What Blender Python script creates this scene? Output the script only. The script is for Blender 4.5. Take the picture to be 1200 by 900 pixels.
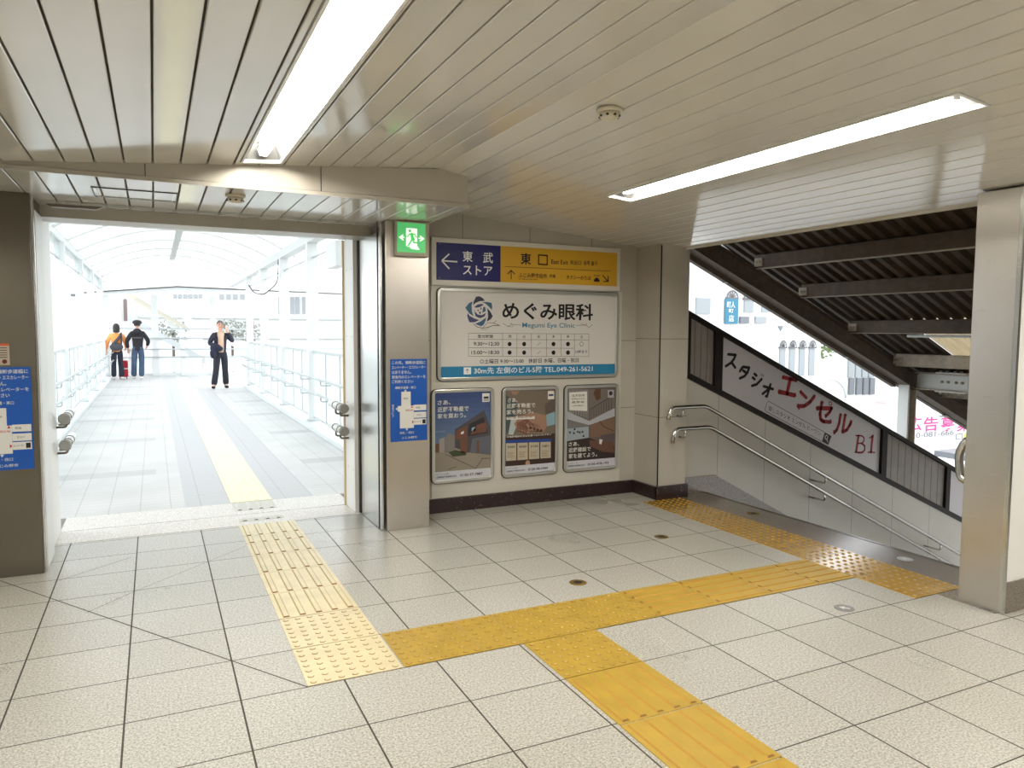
import bpy, bmesh, math, random
from mathutils import Vector, Matrix
random.seed(7)
for _o in list(bpy.data.objects): bpy.data.objects.remove(_o)
SC = bpy.context.scene
COL = SC.collection

# ------------------------------------------------------------------ camera
FPX = 867.0
H = 1.5
_vy = Vector((180-600, -(386-450), -FPX)); _vx = Vector((2400-600, -(398-450), -FPX))
AY = _vy.normalized(); AX = (_vx - AY*_vx.dot(AY)).normalized(); AZ = AX.cross(AY)
CAMR = Matrix((AX, AY, AZ))
cd = bpy.data.cameras.new('camera'); cam = bpy.data.objects.new('camera', cd); COL.objects.link(cam)
cd.sensor_width = 36; cd.sensor_fit = 'HORIZONTAL'; cd.lens = FPX/1200*36; cd.clip_start = .05; cd.clip_end = 500
cam.matrix_world = Matrix.Translation((0, 0, H)) @ CAMR.to_4x4()
SC.camera = cam

def at(u, v, ax, val):
    """measure: the point of the photo pixel (u, v) on the world plane axis = val"""
    d = CAMR @ Vector((u-600, -(v-450), -FPX)); o = Vector((0, 0, H))
    return o + d*((val-o[ax])/d[ax])

# ------------------------------------------------------------------ world and exposure
SKY_STRENGTH = 1.6
TUBE_STRENGTH = 45.0
w = bpy.data.worlds.new('world'); SC.world = w; w.use_nodes = True
bg = w.node_tree.nodes['Background']; bg.inputs[0].default_value = (.93, .97, 1, 1); bg.inputs[1].default_value = SKY_STRENGTH
SC.view_settings.view_transform = 'Standard'; SC.view_settings.look = 'None'
SC.view_settings.exposure = 1.0; SC.view_settings.gamma = 1.0; SC.view_settings.use_curve_mapping = False
SC.cycles.use_denoising = True
SC.cycles.max_bounces = 10; SC.cycles.diffuse_bounces = 6; SC.cycles.transparent_max_bounces = 12
SC.cycles.caustics_reflective = False; SC.cycles.caustics_refractive = False
SC.cycles.sample_clamp_indirect = 4.0

# ------------------------------------------------------------------ materials
def lin(c):
    def f(x):
        x /= 255.0
        return x/12.92 if x <= .04045 else ((x+.055)/1.055)**2.4
    return tuple(f(x) for x in c) + (1.0,)
_M = {}
def mat(name, rgb, rough=.5, metal=0.0, spec=.5, noise=0.0, nscale=20.0, emit=0.0, bump=0.0, bscale=200.0, coat=0.0):
    if name in _M: return _M[name]
    m = bpy.data.materials.new(name); m.use_nodes = True; nt = m.node_tree; b = nt.nodes['Principled BSDF']
    c = lin(rgb); b.inputs['Base Color'].default_value = c
    b.inputs['Roughness'].default_value = rough; b.inputs['Metallic'].default_value = metal
    b.inputs['Specular IOR Level'].default_value = spec; b.inputs['Coat Weight'].default_value = coat
    if emit:
        b.inputs['Emission Color'].default_value = c; b.inputs['Emission Strength'].default_value = emit
    if noise:
        n = nt.nodes.new('ShaderNodeTexNoise'); n.inputs['Scale'].default_value = nscale; n.inputs['Detail'].default_value = 6
        g = nt.nodes.new('ShaderNodeNewGeometry'); nt.links.new(g.outputs['Position'], n.inputs['Vector'])
        r = nt.nodes.new('ShaderNodeValToRGB'); e = r.color_ramp.elements
        e[0].position = .3; e[1].position = .7
        e[0].color = tuple(x*(1-noise) for x in c[:3])+(1,); e[1].color = tuple(min(1, x*(1+noise*.6)) for x in c[:3])+(1,)
        nt.links.new(n.outputs['Fac'], r.inputs['Fac']); nt.links.new(r.outputs['Color'], b.inputs['Base Color'])
    if bump:
        n = nt.nodes.new('ShaderNodeTexNoise'); n.inputs['Scale'].default_value = bscale
        g = nt.nodes.new('ShaderNodeNewGeometry'); nt.links.new(g.outputs['Position'], n.inputs['Vector'])
        bp = nt.nodes.new('ShaderNodeBump'); bp.inputs['Strength'].default_value = bump; bp.inputs['Distance'].default_value = .002
        nt.links.new(n.outputs['Fac'], bp.inputs['Height']); nt.links.new(bp.outputs['Normal'], b.inputs['Normal'])
    _M[name] = m; return m

class NT:
    """small helper for node maths"""
    def __init__(s, m): s.nt = m.node_tree
    def math(s, op, a, b=None, c=None):
        n = s.nt.nodes.new('ShaderNodeMath'); n.operation = op
        for i, x in enumerate((a, b, c)):
            if x is None: continue
            if isinstance(x, (int, float)): n.inputs[i].default_value = x
            else: s.nt.links.new(x, n.inputs[i])
        return n.outputs[0]
    def line(s, x, x0, p, w):
        t = s.math('ADD', s.math('DIVIDE', s.math('SUBTRACT', x, x0), p), .5)
        t = s.math('MULTIPLY', s.math('ABSOLUTE', s.math('SUBTRACT', s.math('FRACT', t), .5)), p)
        return s.math('LESS_THAN', t, w)
    def mix(s, f, a, b):
        n = s.nt.nodes.new('ShaderNodeMix'); n.data_type = 'RGBA'
        if isinstance(f, (int, float)): n.inputs[0].default_value = f
        else: s.nt.links.new(f, n.inputs[0])
        for i, x in ((6, a), (7, b)):
            if isinstance(x, tuple): n.inputs[i].default_value = x
            else: s.nt.links.new(x, n.inputs[i])
        return n.outputs[2]
    def noise(s, scale, detail=2, vec=None, rough=.5):
        n = s.nt.nodes.new('ShaderNodeTexNoise'); n.inputs['Scale'].default_value = scale; n.inputs['Detail'].default_value = detail
        n.inputs['Roughness'].default_value = rough
        if vec is not None: s.nt.links.new(vec, n.inputs['Vector'])
        return n.outputs['Fac']
    def ramp(s, f, p0, c0, p1, c1):
        n = s.nt.nodes.new('ShaderNodeValToRGB'); e = n.color_ramp.elements
        e[0].position = p0; e[0].color = c0; e[1].position = p1; e[1].color = c1; s.nt.links.new(f, n.inputs['Fac'])
        return n.outputs['Color']
    def pos(s):
        g = s.nt.nodes.new('ShaderNodeNewGeometry'); x = s.nt.nodes.new('ShaderNodeSeparateXYZ')
        s.nt.links.new(g.outputs['Position'], x.inputs[0]); return g.outputs['Position'], x.outputs[0], x.outputs[1], x.outputs[2]

def tile_floor_mat():
    m = mat('speckled floor tile', (205, 203, 196), .32, spec=.75); h = NT(m); b = m.node_tree.nodes['Principled BSDF']
    P, x, y, z = h.pos()
    fine = h.ramp(h.noise(105, 3, P, .75), .38, lin((150, 147, 139)), .60, lin((208, 207, 201)))
    dark = h.ramp(h.noise(150, 2, P), .34, lin((120, 114, 104)), .42, (1, 1, 1, 1))
    mul = h.nt.nodes.new('ShaderNodeMix'); mul.data_type = 'RGBA'; mul.blend_type = 'MULTIPLY'; mul.inputs[0].default_value = .6
    h.nt.links.new(fine, mul.inputs[6]); h.nt.links.new(dark, mul.inputs[7])
    big = h.ramp(h.noise(.9, 3, P), .3, (.90, .89, .86, 1), .7, (1, 1, 1, 1))
    # each tile has a slightly different tone
    wn = h.nt.nodes.new('ShaderNodeTexWhiteNoise'); wn.noise_dimensions = '2D'
    cb = h.nt.nodes.new('ShaderNodeCombineXYZ')
    h.nt.links.new(h.math('FLOOR', h.math('DIVIDE', h.math('SUBTRACT', x, .70), .42)), cb.inputs[0])
    h.nt.links.new(h.math('FLOOR', h.math('DIVIDE', h.math('SUBTRACT', y, 2.69), .40)), cb.inputs[1])
    h.nt.links.new(cb.outputs[0], wn.inputs['Vector'])
    tone = h.ramp(wn.outputs['Value'], 0, (.90, .90, .89, 1), 1, (1, 1, 1, 1))
    m2 = h.nt.nodes.new('ShaderNodeMix'); m2.data_type = 'RGBA'; m2.blend_type = 'MULTIPLY'; m2.inputs[0].default_value = 1
    h.nt.links.new(mul.outputs[2], m2.inputs[6]); h.nt.links.new(big, m2.inputs[7])
    m3 = h.nt.nodes.new('ShaderNodeMix'); m3.data_type = 'RGBA'; m3.blend_type = 'MULTIPLY'; m3.inputs[0].default_value = 1
    h.nt.links.new(m2.outputs[2], m3.inputs[6]); h.nt.links.new(tone, m3.inputs[7])
    ln = h.math('MAXIMUM', h.line(x, .70, .42, .0036), h.line(y, 2.69, .40, .0030))
    col = h.mix(ln, m3.outputs[2], lin((62, 56, 50)))
    h.nt.links.new(col, b.inputs['Base Color'])
    rg = h.math('ADD', h.math('MULTIPLY', h.noise(1.2, 2, P), .10), .24)
    rg = h.math('MAXIMUM', rg, h.math('MULTIPLY', ln, .9)); h.nt.links.new(rg, b.inputs['Roughness'])
    bp = h.nt.nodes.new('ShaderNodeBump'); bp.inputs['Strength'].default_value = .05; bp.inputs['Distance'].default_value = .002
    h.nt.links.new(h.noise(200, 2, P), bp.inputs['Height']); h.nt.links.new(bp.outputs['Normal'], b.inputs['Normal'])
    return m

def paver_mat():
    m = mat('pale brick pavers', (205, 205, 203), .55); h = NT(m); b = m.node_tree.nodes['Principled BSDF']
    P, x, y, z = h.pos()
    ln = h.math('MAXIMUM', h.line(x, .56, .233, .004), h.line(y, 6.75, .117, .0022))
    ln2 = h.line(y, 6.75, .468, .003)
    base = h.ramp(h.noise(1.3, 4, P), .3, lin((192, 192, 191)), .7, lin((206, 205, 204)))
    d = h.math('ABSOLUTE', h.math('SUBTRACT', x, .735))
    grey = h.math('MULTIPLY', h.math('LESS_THAN', d, .53), h.math('GREATER_THAN', d, .17))
    base = h.mix(grey, base, lin((188, 188, 190)))
    band = h.line(y, 8.6, 2.6, .16); band = h.math('MULTIPLY', band, h.math('GREATER_THAN', d, .75))
    base = h.mix(band, base, lin((184, 184, 184)))
    base = h.mix(h.math('MULTIPLY', ln, .35), base, lin((120, 118, 116)))
    base = h.mix(h.math('MULTIPLY', ln2, .25), base, lin((110, 108, 106)))
    h.nt.links.new(base, b.inputs['Base Color']); return m

def panel_mat(name, rgb, xs, zs, tone=.06):
    """painted wall panels with thin joints at the given x and z positions (world)"""
    m = mat(name, rgb, .42); h = NT(m); b = m.node_tree.nodes['Principled BSDF']; P, x, y, z = h.pos()
    c = lin(rgb)
    base = h.ramp(h.noise(5, 5, P), .3, tuple(v*(1-tone) for v in c[:3])+(1,), .7, c)
    gr = h.ramp(h.noise(300, 2, P), .3, (.9, .9, .9, 1), .6, (1, 1, 1, 1))
    mm = h.nt.nodes.new('ShaderNodeMix'); mm.data_type = 'RGBA'; mm.blend_type = 'MULTIPLY'; mm.inputs[0].default_value = 1
    h.nt.links.new(base, mm.inputs[6]); h.nt.links.new(gr, mm.inputs[7]); base = mm.outputs[2]
    f = None
    for ax, L in ((x, xs), (z, zs)):
        for v in L:
            t = h.math('LESS_THAN', h.math('ABSOLUTE', h.math('SUBTRACT', ax, v)), .0022)
            f = t if f is None else h.math('MAXIMUM', f, t)
    if f is not None: base = h.mix(f, base, lin((88, 80, 68)))
    h.nt.links.new(base, b.inputs['Base Color']); return m

def brushed(name, rgb, rough=.32, vertical=True):
    if name in _M: return _M[name]
    m = mat(name, rgb, rough, 1.0); h = NT(m); b = m.node_tree.nodes['Principled BSDF']; P, x, y, z = h.pos()
    mp = h.nt.nodes.new('ShaderNodeMapping'); mp.inputs['Scale'].default_value = (3, 3, 260) if vertical else (260, 260, 3)
    h.nt.links.new(P, mp.inputs['Vector'])
    n = h.noise(1, 3, mp.outputs[0]); c = lin(rgb)
    n2 = h.noise(1.6, 3, P)
    base = h.ramp(n2, .3, tuple(v*.86 for v in c[:3])+(1,), .7, c)
    h.nt.links.new(base, b.inputs['Base Color'])
    h.nt.links.new(h.math('ADD', h.math('MULTIPLY', n, .12), rough-.06), b.inputs['Roughness'])
    b.inputs['Anisotropic'].default_value = .5
    return m

def granite(name, rgb, dots, rough=.3):
    m = mat(name, rgb, rough); h = NT(m); b = m.node_tree.nodes['Principled BSDF']; P, x, y, z = h.pos()
    v = h.nt.nodes.new('ShaderNodeTexVoronoi'); v.inputs['Scale'].default_value = 60; h.nt.links.new(P, v.inputs['Vector'])
    f = h.math('LESS_THAN', v.outputs['Distance'], .16)
    f = h.math('MULTIPLY', f, h.math('GREATER_THAN', h.noise(31, 2, P), .56))
    c = lin(rgb); base = h.ramp(h.noise(150, 3, P), .35, tuple(q*.6 for q in c[:3])+(1,), .65, tuple(min(1, q*1.35) for q in c[:3])+(1,))
    h.nt.links.new(h.mix(f, base, lin(dots)), b.inputs['Base Color']); return m

def translucent(name, rgb, transp=0.0, gloss=.05):
    if name in _M: return _M[name]
    m = bpy.data.materials.new(name); m.use_nodes = True; nt = m.node_tree
    for n in list(nt.nodes):
        if n.type == 'BSDF_PRINCIPLED': nt.nodes.remove(n)
    out = [n for n in nt.nodes if n.type == 'OUTPUT_MATERIAL'][0]
    tl = nt.nodes.new('ShaderNodeBsdfTranslucent'); df = nt.nodes.new('ShaderNodeBsdfDiffuse'); tp = nt.nodes.new('ShaderNodeBsdfTransparent')
    gl = nt.nodes.new('ShaderNodeBsdfGlossy'); gl.inputs['Roughness'].default_value = .1
    c = lin(rgb); tl.inputs[0].default_value = c; df.inputs[0].default_value = c; tp.inputs[0].default_value = (.96, .98, .98, 1)
    a = nt.nodes.new('ShaderNodeMixShader'); a.inputs[0].default_value = .45; nt.links.new(tl.outputs[0], a.inputs[1]); nt.links.new(df.outputs[0], a.inputs[2])
    b2 = nt.nodes.new('ShaderNodeMixShader'); b2.inputs[0].default_value = transp; nt.links.new(a.outputs[0], b2.inputs[1]); nt.links.new(tp.outputs[0], b2.inputs[2])
    c2 = nt.nodes.new('ShaderNodeMixShader'); c2.inputs[0].default_value = gloss; nt.links.new(b2.outputs[0], c2.inputs[1]); nt.links.new(gl.outputs[0], c2.inputs[2])
    nt.links.new(c2.outputs[0], out.inputs['Surface']); _M[name] = m; return m

FLOOR = tile_floor_mat(); PAVER = paver_mat()
GROUT = mat('dark joint', (60, 55, 50), .8)
CEIL = mat('cream enamelled slat', (214, 209, 199), .13, spec=.55, noise=.04, nscale=2.0, coat=.35)
CEIL.node_tree.nodes['Principled BSDF'].inputs['Coat Roughness'].default_value = .08
CEILGAP = mat('dark slat gap', (62, 56, 44), .8)
BEAMP = mat('beige painted steel', (180, 175, 164), .38, noise=.04, nscale=3)
WALLP = panel_mat('beige wall panels', (180, 175, 165), (2.30, 2.92, 3.54), (.80, 1.42))
COLP = panel_mat('beige column panels', (184, 178, 166), (), (.74, 1.44))
STAIRP = panel_mat('grey stair wall panels', (186, 182, 172), (4.82, 5.42, 6.05, 6.69, 7.33, 7.97, 8.6, 9.2), ())
STEEL = brushed('brushed stainless steel', (212, 206, 198), .30)
STEELB = brushed('bright stainless steel', (215, 215, 212), .22)
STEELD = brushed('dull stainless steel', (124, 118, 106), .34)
CHROME = mat('polished stainless tube', (205, 202, 196), .14, 1.0)
DGRAN = granite('dark brown granite', (46, 32, 32), (190, 170, 160))
GGRAN = granite('grey granite', (120, 112, 104), (176, 168, 160), .2)
GGRAN.node_tree.nodes['Principled BSDF'].inputs['Coat Weight'].default_value = .4; GGRAN.node_tree.nodes['Principled BSDF'].inputs['Coat Roughness'].default_value = .22
LGRAN = granite('light granite', (212, 208, 202), (235, 232, 228), .4)
YEL = mat('yellow tactile surface', (176, 145, 54), .34, noise=.10, nscale=9)
YELP = mat('glare-washed yellow tactile surface', (216, 203, 164), .34, noise=.10, nscale=9)  # corridor glare washed into the yellow base colour
YELO = mat('faded yellow paving', (236, 230, 196), .5, noise=.06, nscale=9)
GREYT = mat('worn grey metal', (150, 146, 138), .4, .6)
WHITE = mat('white paint', (232, 232, 230), .4)
WHITEO = mat('white coated steel', (225, 228, 228), .4)
PALEG = mat('pale grey steel', (190, 196, 198), .4)
BLACK = mat('black', (18, 16, 15), .45)
FRAMEB = mat('dark brown sign frame', (26, 19, 16), .5, spec=.2)
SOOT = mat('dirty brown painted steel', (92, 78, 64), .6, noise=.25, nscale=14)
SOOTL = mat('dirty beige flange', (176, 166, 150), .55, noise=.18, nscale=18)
SHEET = mat('dark corrugated sheet', (78, 64, 50), .55, spec=.25, noise=.3, nscale=5)
GLASS = translucent('frosted glass', (238, 243, 243), .45, .06)
CLEARG = translucent('clear glass', (230, 238, 240), .88, .08)
ROOFT = translucent('milky roof sheet', (244, 245, 244), .10, .02)
ROOFM = translucent('mossy skylight sheet', (206, 190, 158), .25, .02)
ALU = mat('satin aluminium', (205, 205, 200), .28, .85)
GLOSSBLK = mat('gap black', (10, 10, 10), .6)

# ------------------------------------------------------------------ mesh builder
class MB:
    def __init__(s): s.v = []; s.f = []; s.m = []; s.sm = []; s.mats = []
    def mi(s, m):
        if m not in s.mats: s.mats.append(m)
        return s.mats.index(m)
    def add(s, vs, fs, m, smooth=False):
        o = len(s.v); s.v += [tuple(p) for p in vs]; i = s.mi(m)
        for f in fs: s.f.append(tuple(o+k for k in f)); s.m.append(i); s.sm.append(smooth)
        return s
    def box(s, x0, x1, y0, y1, z0, z1, m):
        vs = [(x, y, z) for z in (z0, z1) for y in (y0, y1) for x in (x0, x1)]
        return s.add(vs, [(0, 2, 3, 1), (4, 5, 7, 6), (0, 1, 5, 4), (2, 6, 7, 3), (0, 4, 6, 2), (1, 3, 7, 5)], m)
    def prism(s, poly, ax, a, b, m):
        """poly: 2D points in the plane across axis ax (0: (y,z), 1: (x,z), 2: (x,y)), extruded a..b"""
        def mk(p, t):
            return (t, p[0], p[1]) if ax == 0 else (p[0], t, p[1]) if ax == 1 else (p[0], p[1], t)
        n = len(poly); vs = [mk(p, a) for p in poly]+[mk(p, b) for p in poly]
        fs = [tuple(range(n)), tuple(range(2*n-1, n-1, -1))]+[(i, (i+1) % n, n+(i+1) % n, n+i) for i in range(n)]
        return s.add(vs, fs, m)
    def ring(s, outer, inner, ax, a, b, m):
        def mk(p, t):
            return (t, p[0], p[1]) if ax == 0 else (p[0], t, p[1]) if ax == 1 else (p[0], p[1], t)
        n = len(outer); vs = [mk(p, a) for p in outer]+[mk(p, a) for p in inner]+[mk(p, b) for p in outer]+[mk(p, b) for p in inner]
        fs = []
        for i in range(n):
            j = (i+1) % n
            fs += [(i, j, n+j, n+i), (2*n+i, 3*n+i, 3*n+j, 2*n+j), (i, 2*n+i, 2*n+j, j), (n+i, n+j, 3*n+j, 3*n+i)]
        return s.add(vs, fs, m)
    def tube(s, pts, r, m, n=10, smooth=True, caps=True):
        pts = [Vector(p) for p in pts]; rs = r if isinstance(r, (list, tuple)) else [r]*len(pts)
        up = None; vs = []; fs = []
        for i, p in enumerate(pts):
            t = (pts[min(i+1, len(pts)-1)]-pts[max(i-1, 0)]).normalized()
            if up is None:
                up = Vector((0, 0, 1)) if abs(t.z) < .9 else Vector((1, 0, 0))
            a = t.cross(up)
            if a.length < 1e-4: a = t.cross(Vector((0, 1, 0)))
            a.normalize(); b = a.cross(t).normalized(); up = b
            for k in range(n):
                q = 2*math.pi*k/n; vs.append(p+(a*math.cos(q)+b*math.sin(q))*rs[i])
        for i in range(len(pts)-1):
            for k in range(n): fs.append((i*n+k, i*n+(k+1) % n, (i+1)*n+(k+1) % n, (i+1)*n+k))
        s.add(vs, fs, m, smooth)
        if caps:
            s.add(vs[:n], [tuple(range(n-1, -1, -1))], m); s.add(vs[-n:], [tuple(range(n))], m)
        return s
    def lathe(s, c, prof, m, n=24, smooth=True, ax='z'):
        vs = []; fs = []
        for r, h in prof:
            for k in range(n):
                q = 2*math.pi*k/n; x, y = r*math.cos(q), r*math.sin(q)
                vs.append((c[0]+x, c[1]+y, c[2]+h) if ax == 'z' else (c[0]+x, c[1]+h, c[2]+y) if ax == 'y' else (c[0]+h, c[1]+x, c[2]+y))
        for i in range(len(prof)-1):
            for k in range(n): fs.append((i*n+k, i*n+(k+1) % n, (i+1)*n+(k+1) % n, (i+1)*n+k))
        s.add(vs, fs, m, smooth)
        s.add(vs[:n], [tuple(range(n))], m); s.add(vs[-n:], [tuple(range(n))], m); return s
    def ball(s, c, r, m, n=10, k=7, sc=(1, 1, 1)):
        vs = []; fs = []
        for i in range(k+1):
            ph = math.pi*i/k
            for j in range(n):
                q = 2*math.pi*j/n
                vs.append((c[0]+r*sc[0]*math.sin(ph)*math.cos(q), c[1]+r*sc[1]*math.sin(ph)*math.sin(q), c[2]+r*sc[2]*math.cos(ph)))
        for i in range(k):
            for j in range(n): fs.append((i*n+j, i*n+(j+1) % n, (i+1)*n+(j+1) % n, (i+1)*n+j))
        return s.add(vs, fs, m, True)
    def build(s, name, parent=None, origin=None, bevel=0, recalc=True):
        if parent is not None: origin = Vector(parent['_o'])
        elif origin is None:
            xs = [p[0] for p in s.v]; ys = [p[1] for p in s.v]; zs = [p[2] for p in s.v]
            origin = Vector(((min(xs)+max(xs))/2, (min(ys)+max(ys))/2, min(zs)))
        origin = Vector(origin)
        me = bpy.data.meshes.new(name); me.from_pydata([tuple(Vector(p)-origin) for p in s.v], [], s.f)
        for m in s.mats: me.materials.append(m)
        me.polygons.foreach_set('material_index', s.m); me.polygons.foreach_set('use_smooth', s.sm)
        bm = bmesh.new(); bm.from_mesh(me); bmesh.ops.remove_doubles(bm, verts=bm.verts, dist=1e-6) if recalc else None
        if recalc: bmesh.ops.recalc_face_normals(bm, faces=bm.faces)
        bm.to_mesh(me); bm.free(); me.update()
        o = bpy.data.objects.new(name, me); COL.objects.link(o); o['_o'] = tuple(origin)
        if parent is not None: o.parent = parent
        else: o.location = origin
        if bevel:
            b = o.modifiers.new('bevel', 'BEVEL'); b.width = bevel; b.segments = 2; b.limit_method = 'ANGLE'; b.angle_limit = .6
        return o

def tag(o, label, cat, group=None, kind=None):
    o['label'] = label; o['category'] = cat
    if group: o['group'] = group
    if kind: o['kind'] = kind
    return o
def thing(name, loc, label, cat, group=None):
    o = bpy.data.objects.new(name, None); COL.objects.link(o); o.location = loc; o['_o'] = tuple(loc); o.empty_display_size = .1
    return tag(o, label, cat, group)
def struct(o, label=None):
    o['kind'] = 'structure'
    if label: o['label'] = label
    return o

def copy_tree(o, parent=None, offset=None):
    c = o.copy(); COL.objects.link(c)
    if parent is not None: c.parent = parent
    if offset is not None: c.location = Vector(o.location)+Vector(offset)
    for ch in list(o.children): copy_tree(ch, c)
    return c

# ------------------------------------------------------------------ flat art on walls that face the camera (plane y = const)
_TXT = {}
def text_geo(s, bold=0.0, shear=0.0):
    k = (s, bold, shear)
    if k in _TXT: return _TXT[k]
    cu = bpy.data.curves.new('t', 'FONT'); cu.body = s; cu.size = 1; cu.offset = bold; cu.resolution_u = 3; cu.shear = shear
    o = bpy.data.objects.new('t', cu); COL.objects.link(o)
    dg = bpy.context.evaluated_depsgraph_get(); dg.update()
    me = o.evaluated_get(dg).to_mesh()
    vs = [(v.co.x, v.co.y) for v in me.vertices]; fs = [tuple(p.vertices) for p in me.polygons]
    o.evaluated_get(dg).to_mesh_clear(); bpy.data.objects.remove(o); bpy.data.curves.remove(cu)
    _TXT[k] = (vs, fs); return _TXT[k]

class Art:
    """flat print on the plane y = Y (facing -y); places are given in pixels measured from the photo, or in metres with px=False"""
    def __init__(s, Y, conv=None, px=True): s.Y = Y; s.mb = MB(); s.k = 1; s.conv = conv; s.px = px
    def p(s, u, v):
        if s.conv: u, v = s.conv(u, v)
        if not s.px: return (u, v)
        q = at(u, v, 1, s.Y); return (q.x, q.z)
    def _y(s, k=None): return s.Y - .0004*(s.k if k is None else k)
    def raw(s, pts, m, k=None):
        y = s._y(k); s.mb.add([(x, y, z) for x, z in pts], [tuple(range(len(pts)))], m)
    def poly(s, pts, m, k=None): s.raw([s.p(*q) for q in pts], m, k)
    def rect(s, u0, v0, u1, v1, m, k=None):
        a = s.p(u0, (v0+v1)/2); b = s.p(u1, (v0+v1)/2); c = s.p(u0, v0); d = s.p(u0, v1)
        s.raw([(a[0], c[1]), (b[0], c[1]), (b[0], d[1]), (a[0], d[1])], m, k)
    def stroke(s, pts, wpx, m, k=None, cap=True):
        P = [Vector(s.p(*q)) for q in pts]
        q0 = pts[0]; a = Vector(s.p(q0[0], q0[1])); b = Vector(s.p(q0[0]+1, q0[1])); hw = wpx*abs(b[0]-a[0])/2
        if hw == 0: hw = wpx/2
        y = s._y(k)
        for i in range(len(P)-1):
            d = P[i+1]-P[i]
            if d.length < 1e-7: continue
            n = Vector((-d.y, d.x)).normalized()*hw
            s.mb.add([(t[0], y, t[1]) for t in (P[i]+n, P[i+1]+n, P[i+1]-n, P[i]-n)], [(0, 1, 2, 3)], m)
        if cap:
            for c in P: s.disc_w(c[0], c[1], hw, m, y, 10)
    def disc_w(s, x, z, r, m, y, n=16, r2=0):
        if r2:
            vs = [(x+q*math.cos(2*math.pi*i/n), y, z+q*math.sin(2*math.pi*i/n)) for q in (r, r2) for i in range(n)]
            s.mb.add(vs, [(i, (i+1) % n, n+(i+1) % n, n+i) for i in range(n)], m)
        else: s.mb.add([(x+r*math.cos(2*math.pi*i/n), y, z+r*math.sin(2*math.pi*i/n)) for i in range(n)], [tuple(range(n))], m)
    def disc(s, u, v, rpx, m, k=None, r2=0):
        c = s.p(u, v); b = s.p(u+1, v); f = abs(b[0]-c[0]); s.disc_w(c[0], c[1], rpx*f, m, s._y(k), 16, r2*f)
    def text(s, t, u0, vt, vb, u1, m, k=None, bold=0.014, shear=0.0, ref=None):
        vs, fs = text_geo(t, bold, shear)
        if not vs: return
        a = s.p(u0, vb); b = s.p(u0, vt); c = s.p(u1, (vt+vb)/2)
        s.fit(vs, fs, a[0], c[0], a[1], b[1], m, k)
    def fit(s, vs, fs, X0, X1, Z0, Z1, m, k=None, slope=0.0):
        x0 = min(v[0] for v in vs); x1 = max(v[0] for v in vs); y0 = min(v[1] for v in vs); y1 = max(v[1] for v in vs)
        if y1-y0 < 1e-6 or x1-x0 < 1e-6: return
        y = s._y(k); out = []
        for a, b in vs:
            fx = (a-x0)/(x1-x0); X = X0+fx*(X1-X0); Z = Z0+(b-y0)/(y1-y0)*(Z1-Z0)+slope*(X-X0); out.append((X, y, Z))
        s.mb.add(out, fs, m)
    def build(s, name, parent): return s.mb.build(name, parent, recalc=False)

def ink(name, rgb): return mat('print '+name, rgb, .45, spec=.3)
def rrect(x0, x1, z0, z1, r, n=5):
    P = []
    for cx, cz, a0 in ((x1-r, z1-r, 0), (x0+r, z1-r, 90), (x0+r, z0+r, 180), (x1-r, z0+r, 270)):
        for i in range(n+1):
            a = math.radians(a0+90*i/n); P.append((cx+r*math.cos(a), cz+r*math.sin(a)))
    return P

# ================================================================== SETTING
# ---- floor
mb = MB()
mb.box(-5, 3.85, -7, 5.93, -.12, 0, FLOOR); mb.box(3.85, 4.27, -7, 5.93, -.12, 0, FLOOR); mb.box(4.27, 9, -7, 2.36, -.12, 0, FLOOR)
def cut(a, b, wd=.006):
    a = Vector(a); b = Vector(b); n = Vector((-(b-a).y, (b-a).x)).normalized()*wd/2
    mb.add([(*(a+n), .0006), (*(b+n), .0006), (*(b-n), .0006), (*(a-n), .0006)], [(0, 1, 2, 3)], GROUT)
for a, b in [((-1.9, 6.8-.05), (-1.9, 6.8))]: pass
cut((-1.6, 6.32), (.545, 3.09)); cut((-.57, 5.05), (-.17, 5.40), .004); cut((-.36, 4.42), (-.15, 4.66), .004); cut((-.15, 4.66), (.54, 5.35), .003)
struct(mb.build('floor'), 'speckled cream floor tiles with dark joints')
mb = MB()
mb.box(-.66, 1.5, 5.93, 6.28, -.12, .002, LGRAN); mb.box(-.66, 1.5, 6.29, 6.74, -.12, .002, LGRAN); mb.box(-.66, 1.5, 6.28, 6.29, -.12, -.002, GROUT)
struct(mb.build('trim_1'), 'pale stone threshold bands at the gate')
mb = MB(); mb.box(4.27, 4.60, 2.36, 5.45, -.12, 0, GGRAN); mb.box(4.60, 4.65, 2.36, 5.45, -.12, 0, GGRAN); mb.box(4.612, 4.622, 2.5, 5.44, 0, .0012, BLACK)
mb.box(4.03, 4.27, 2.36, 2.69, -.0005, .0012, GGRAN)
for i in range(14):
    x = 4.65+.30*i; mb.box(x, x+.30, 2.36, 5.45, -.15*(i+1)-.25, -.15*(i+1), GGRAN); mb.box(x+.262, x+.272, 2.5, 5.4, -.15*(i+1), -.15*(i+1)+.001, BLACK)
struct(mb.build('trim_2'), 'grey granite stair head strip and steps going down')
# ---- corridor deck outside the gate
mb = MB(); mb.box(-1.17, 2.08, 6.74, 27, -.3, 0, PAVER); mb.box(2.08, 7, 20.4, 27, -.3, 0, PAVER); mb.box(-1.6, -1.17, 6.3, 27, -.3, .06, WHITEO); mb.box(2.08, 2.5, 6.3, 20.4, -.3, .06, WHITEO)
mb.box(-1.175, -1.155, 6.7, 27, 0, .004, PALEG); mb.box(2.06, 2.085, 6.7, 20.4, 0, .004, PALEG)
struct(mb.build('footbridge_deck'), 'pale brick-paved footbridge deck with white kerbs')
o = MB().box(-120, 160, -40, 160, -6.2, -6.0, mat('pale street asphalt', (150, 150, 148), .8, noise=.1)).build('street_ground'); struct(o, 'pale street far below')

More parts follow.
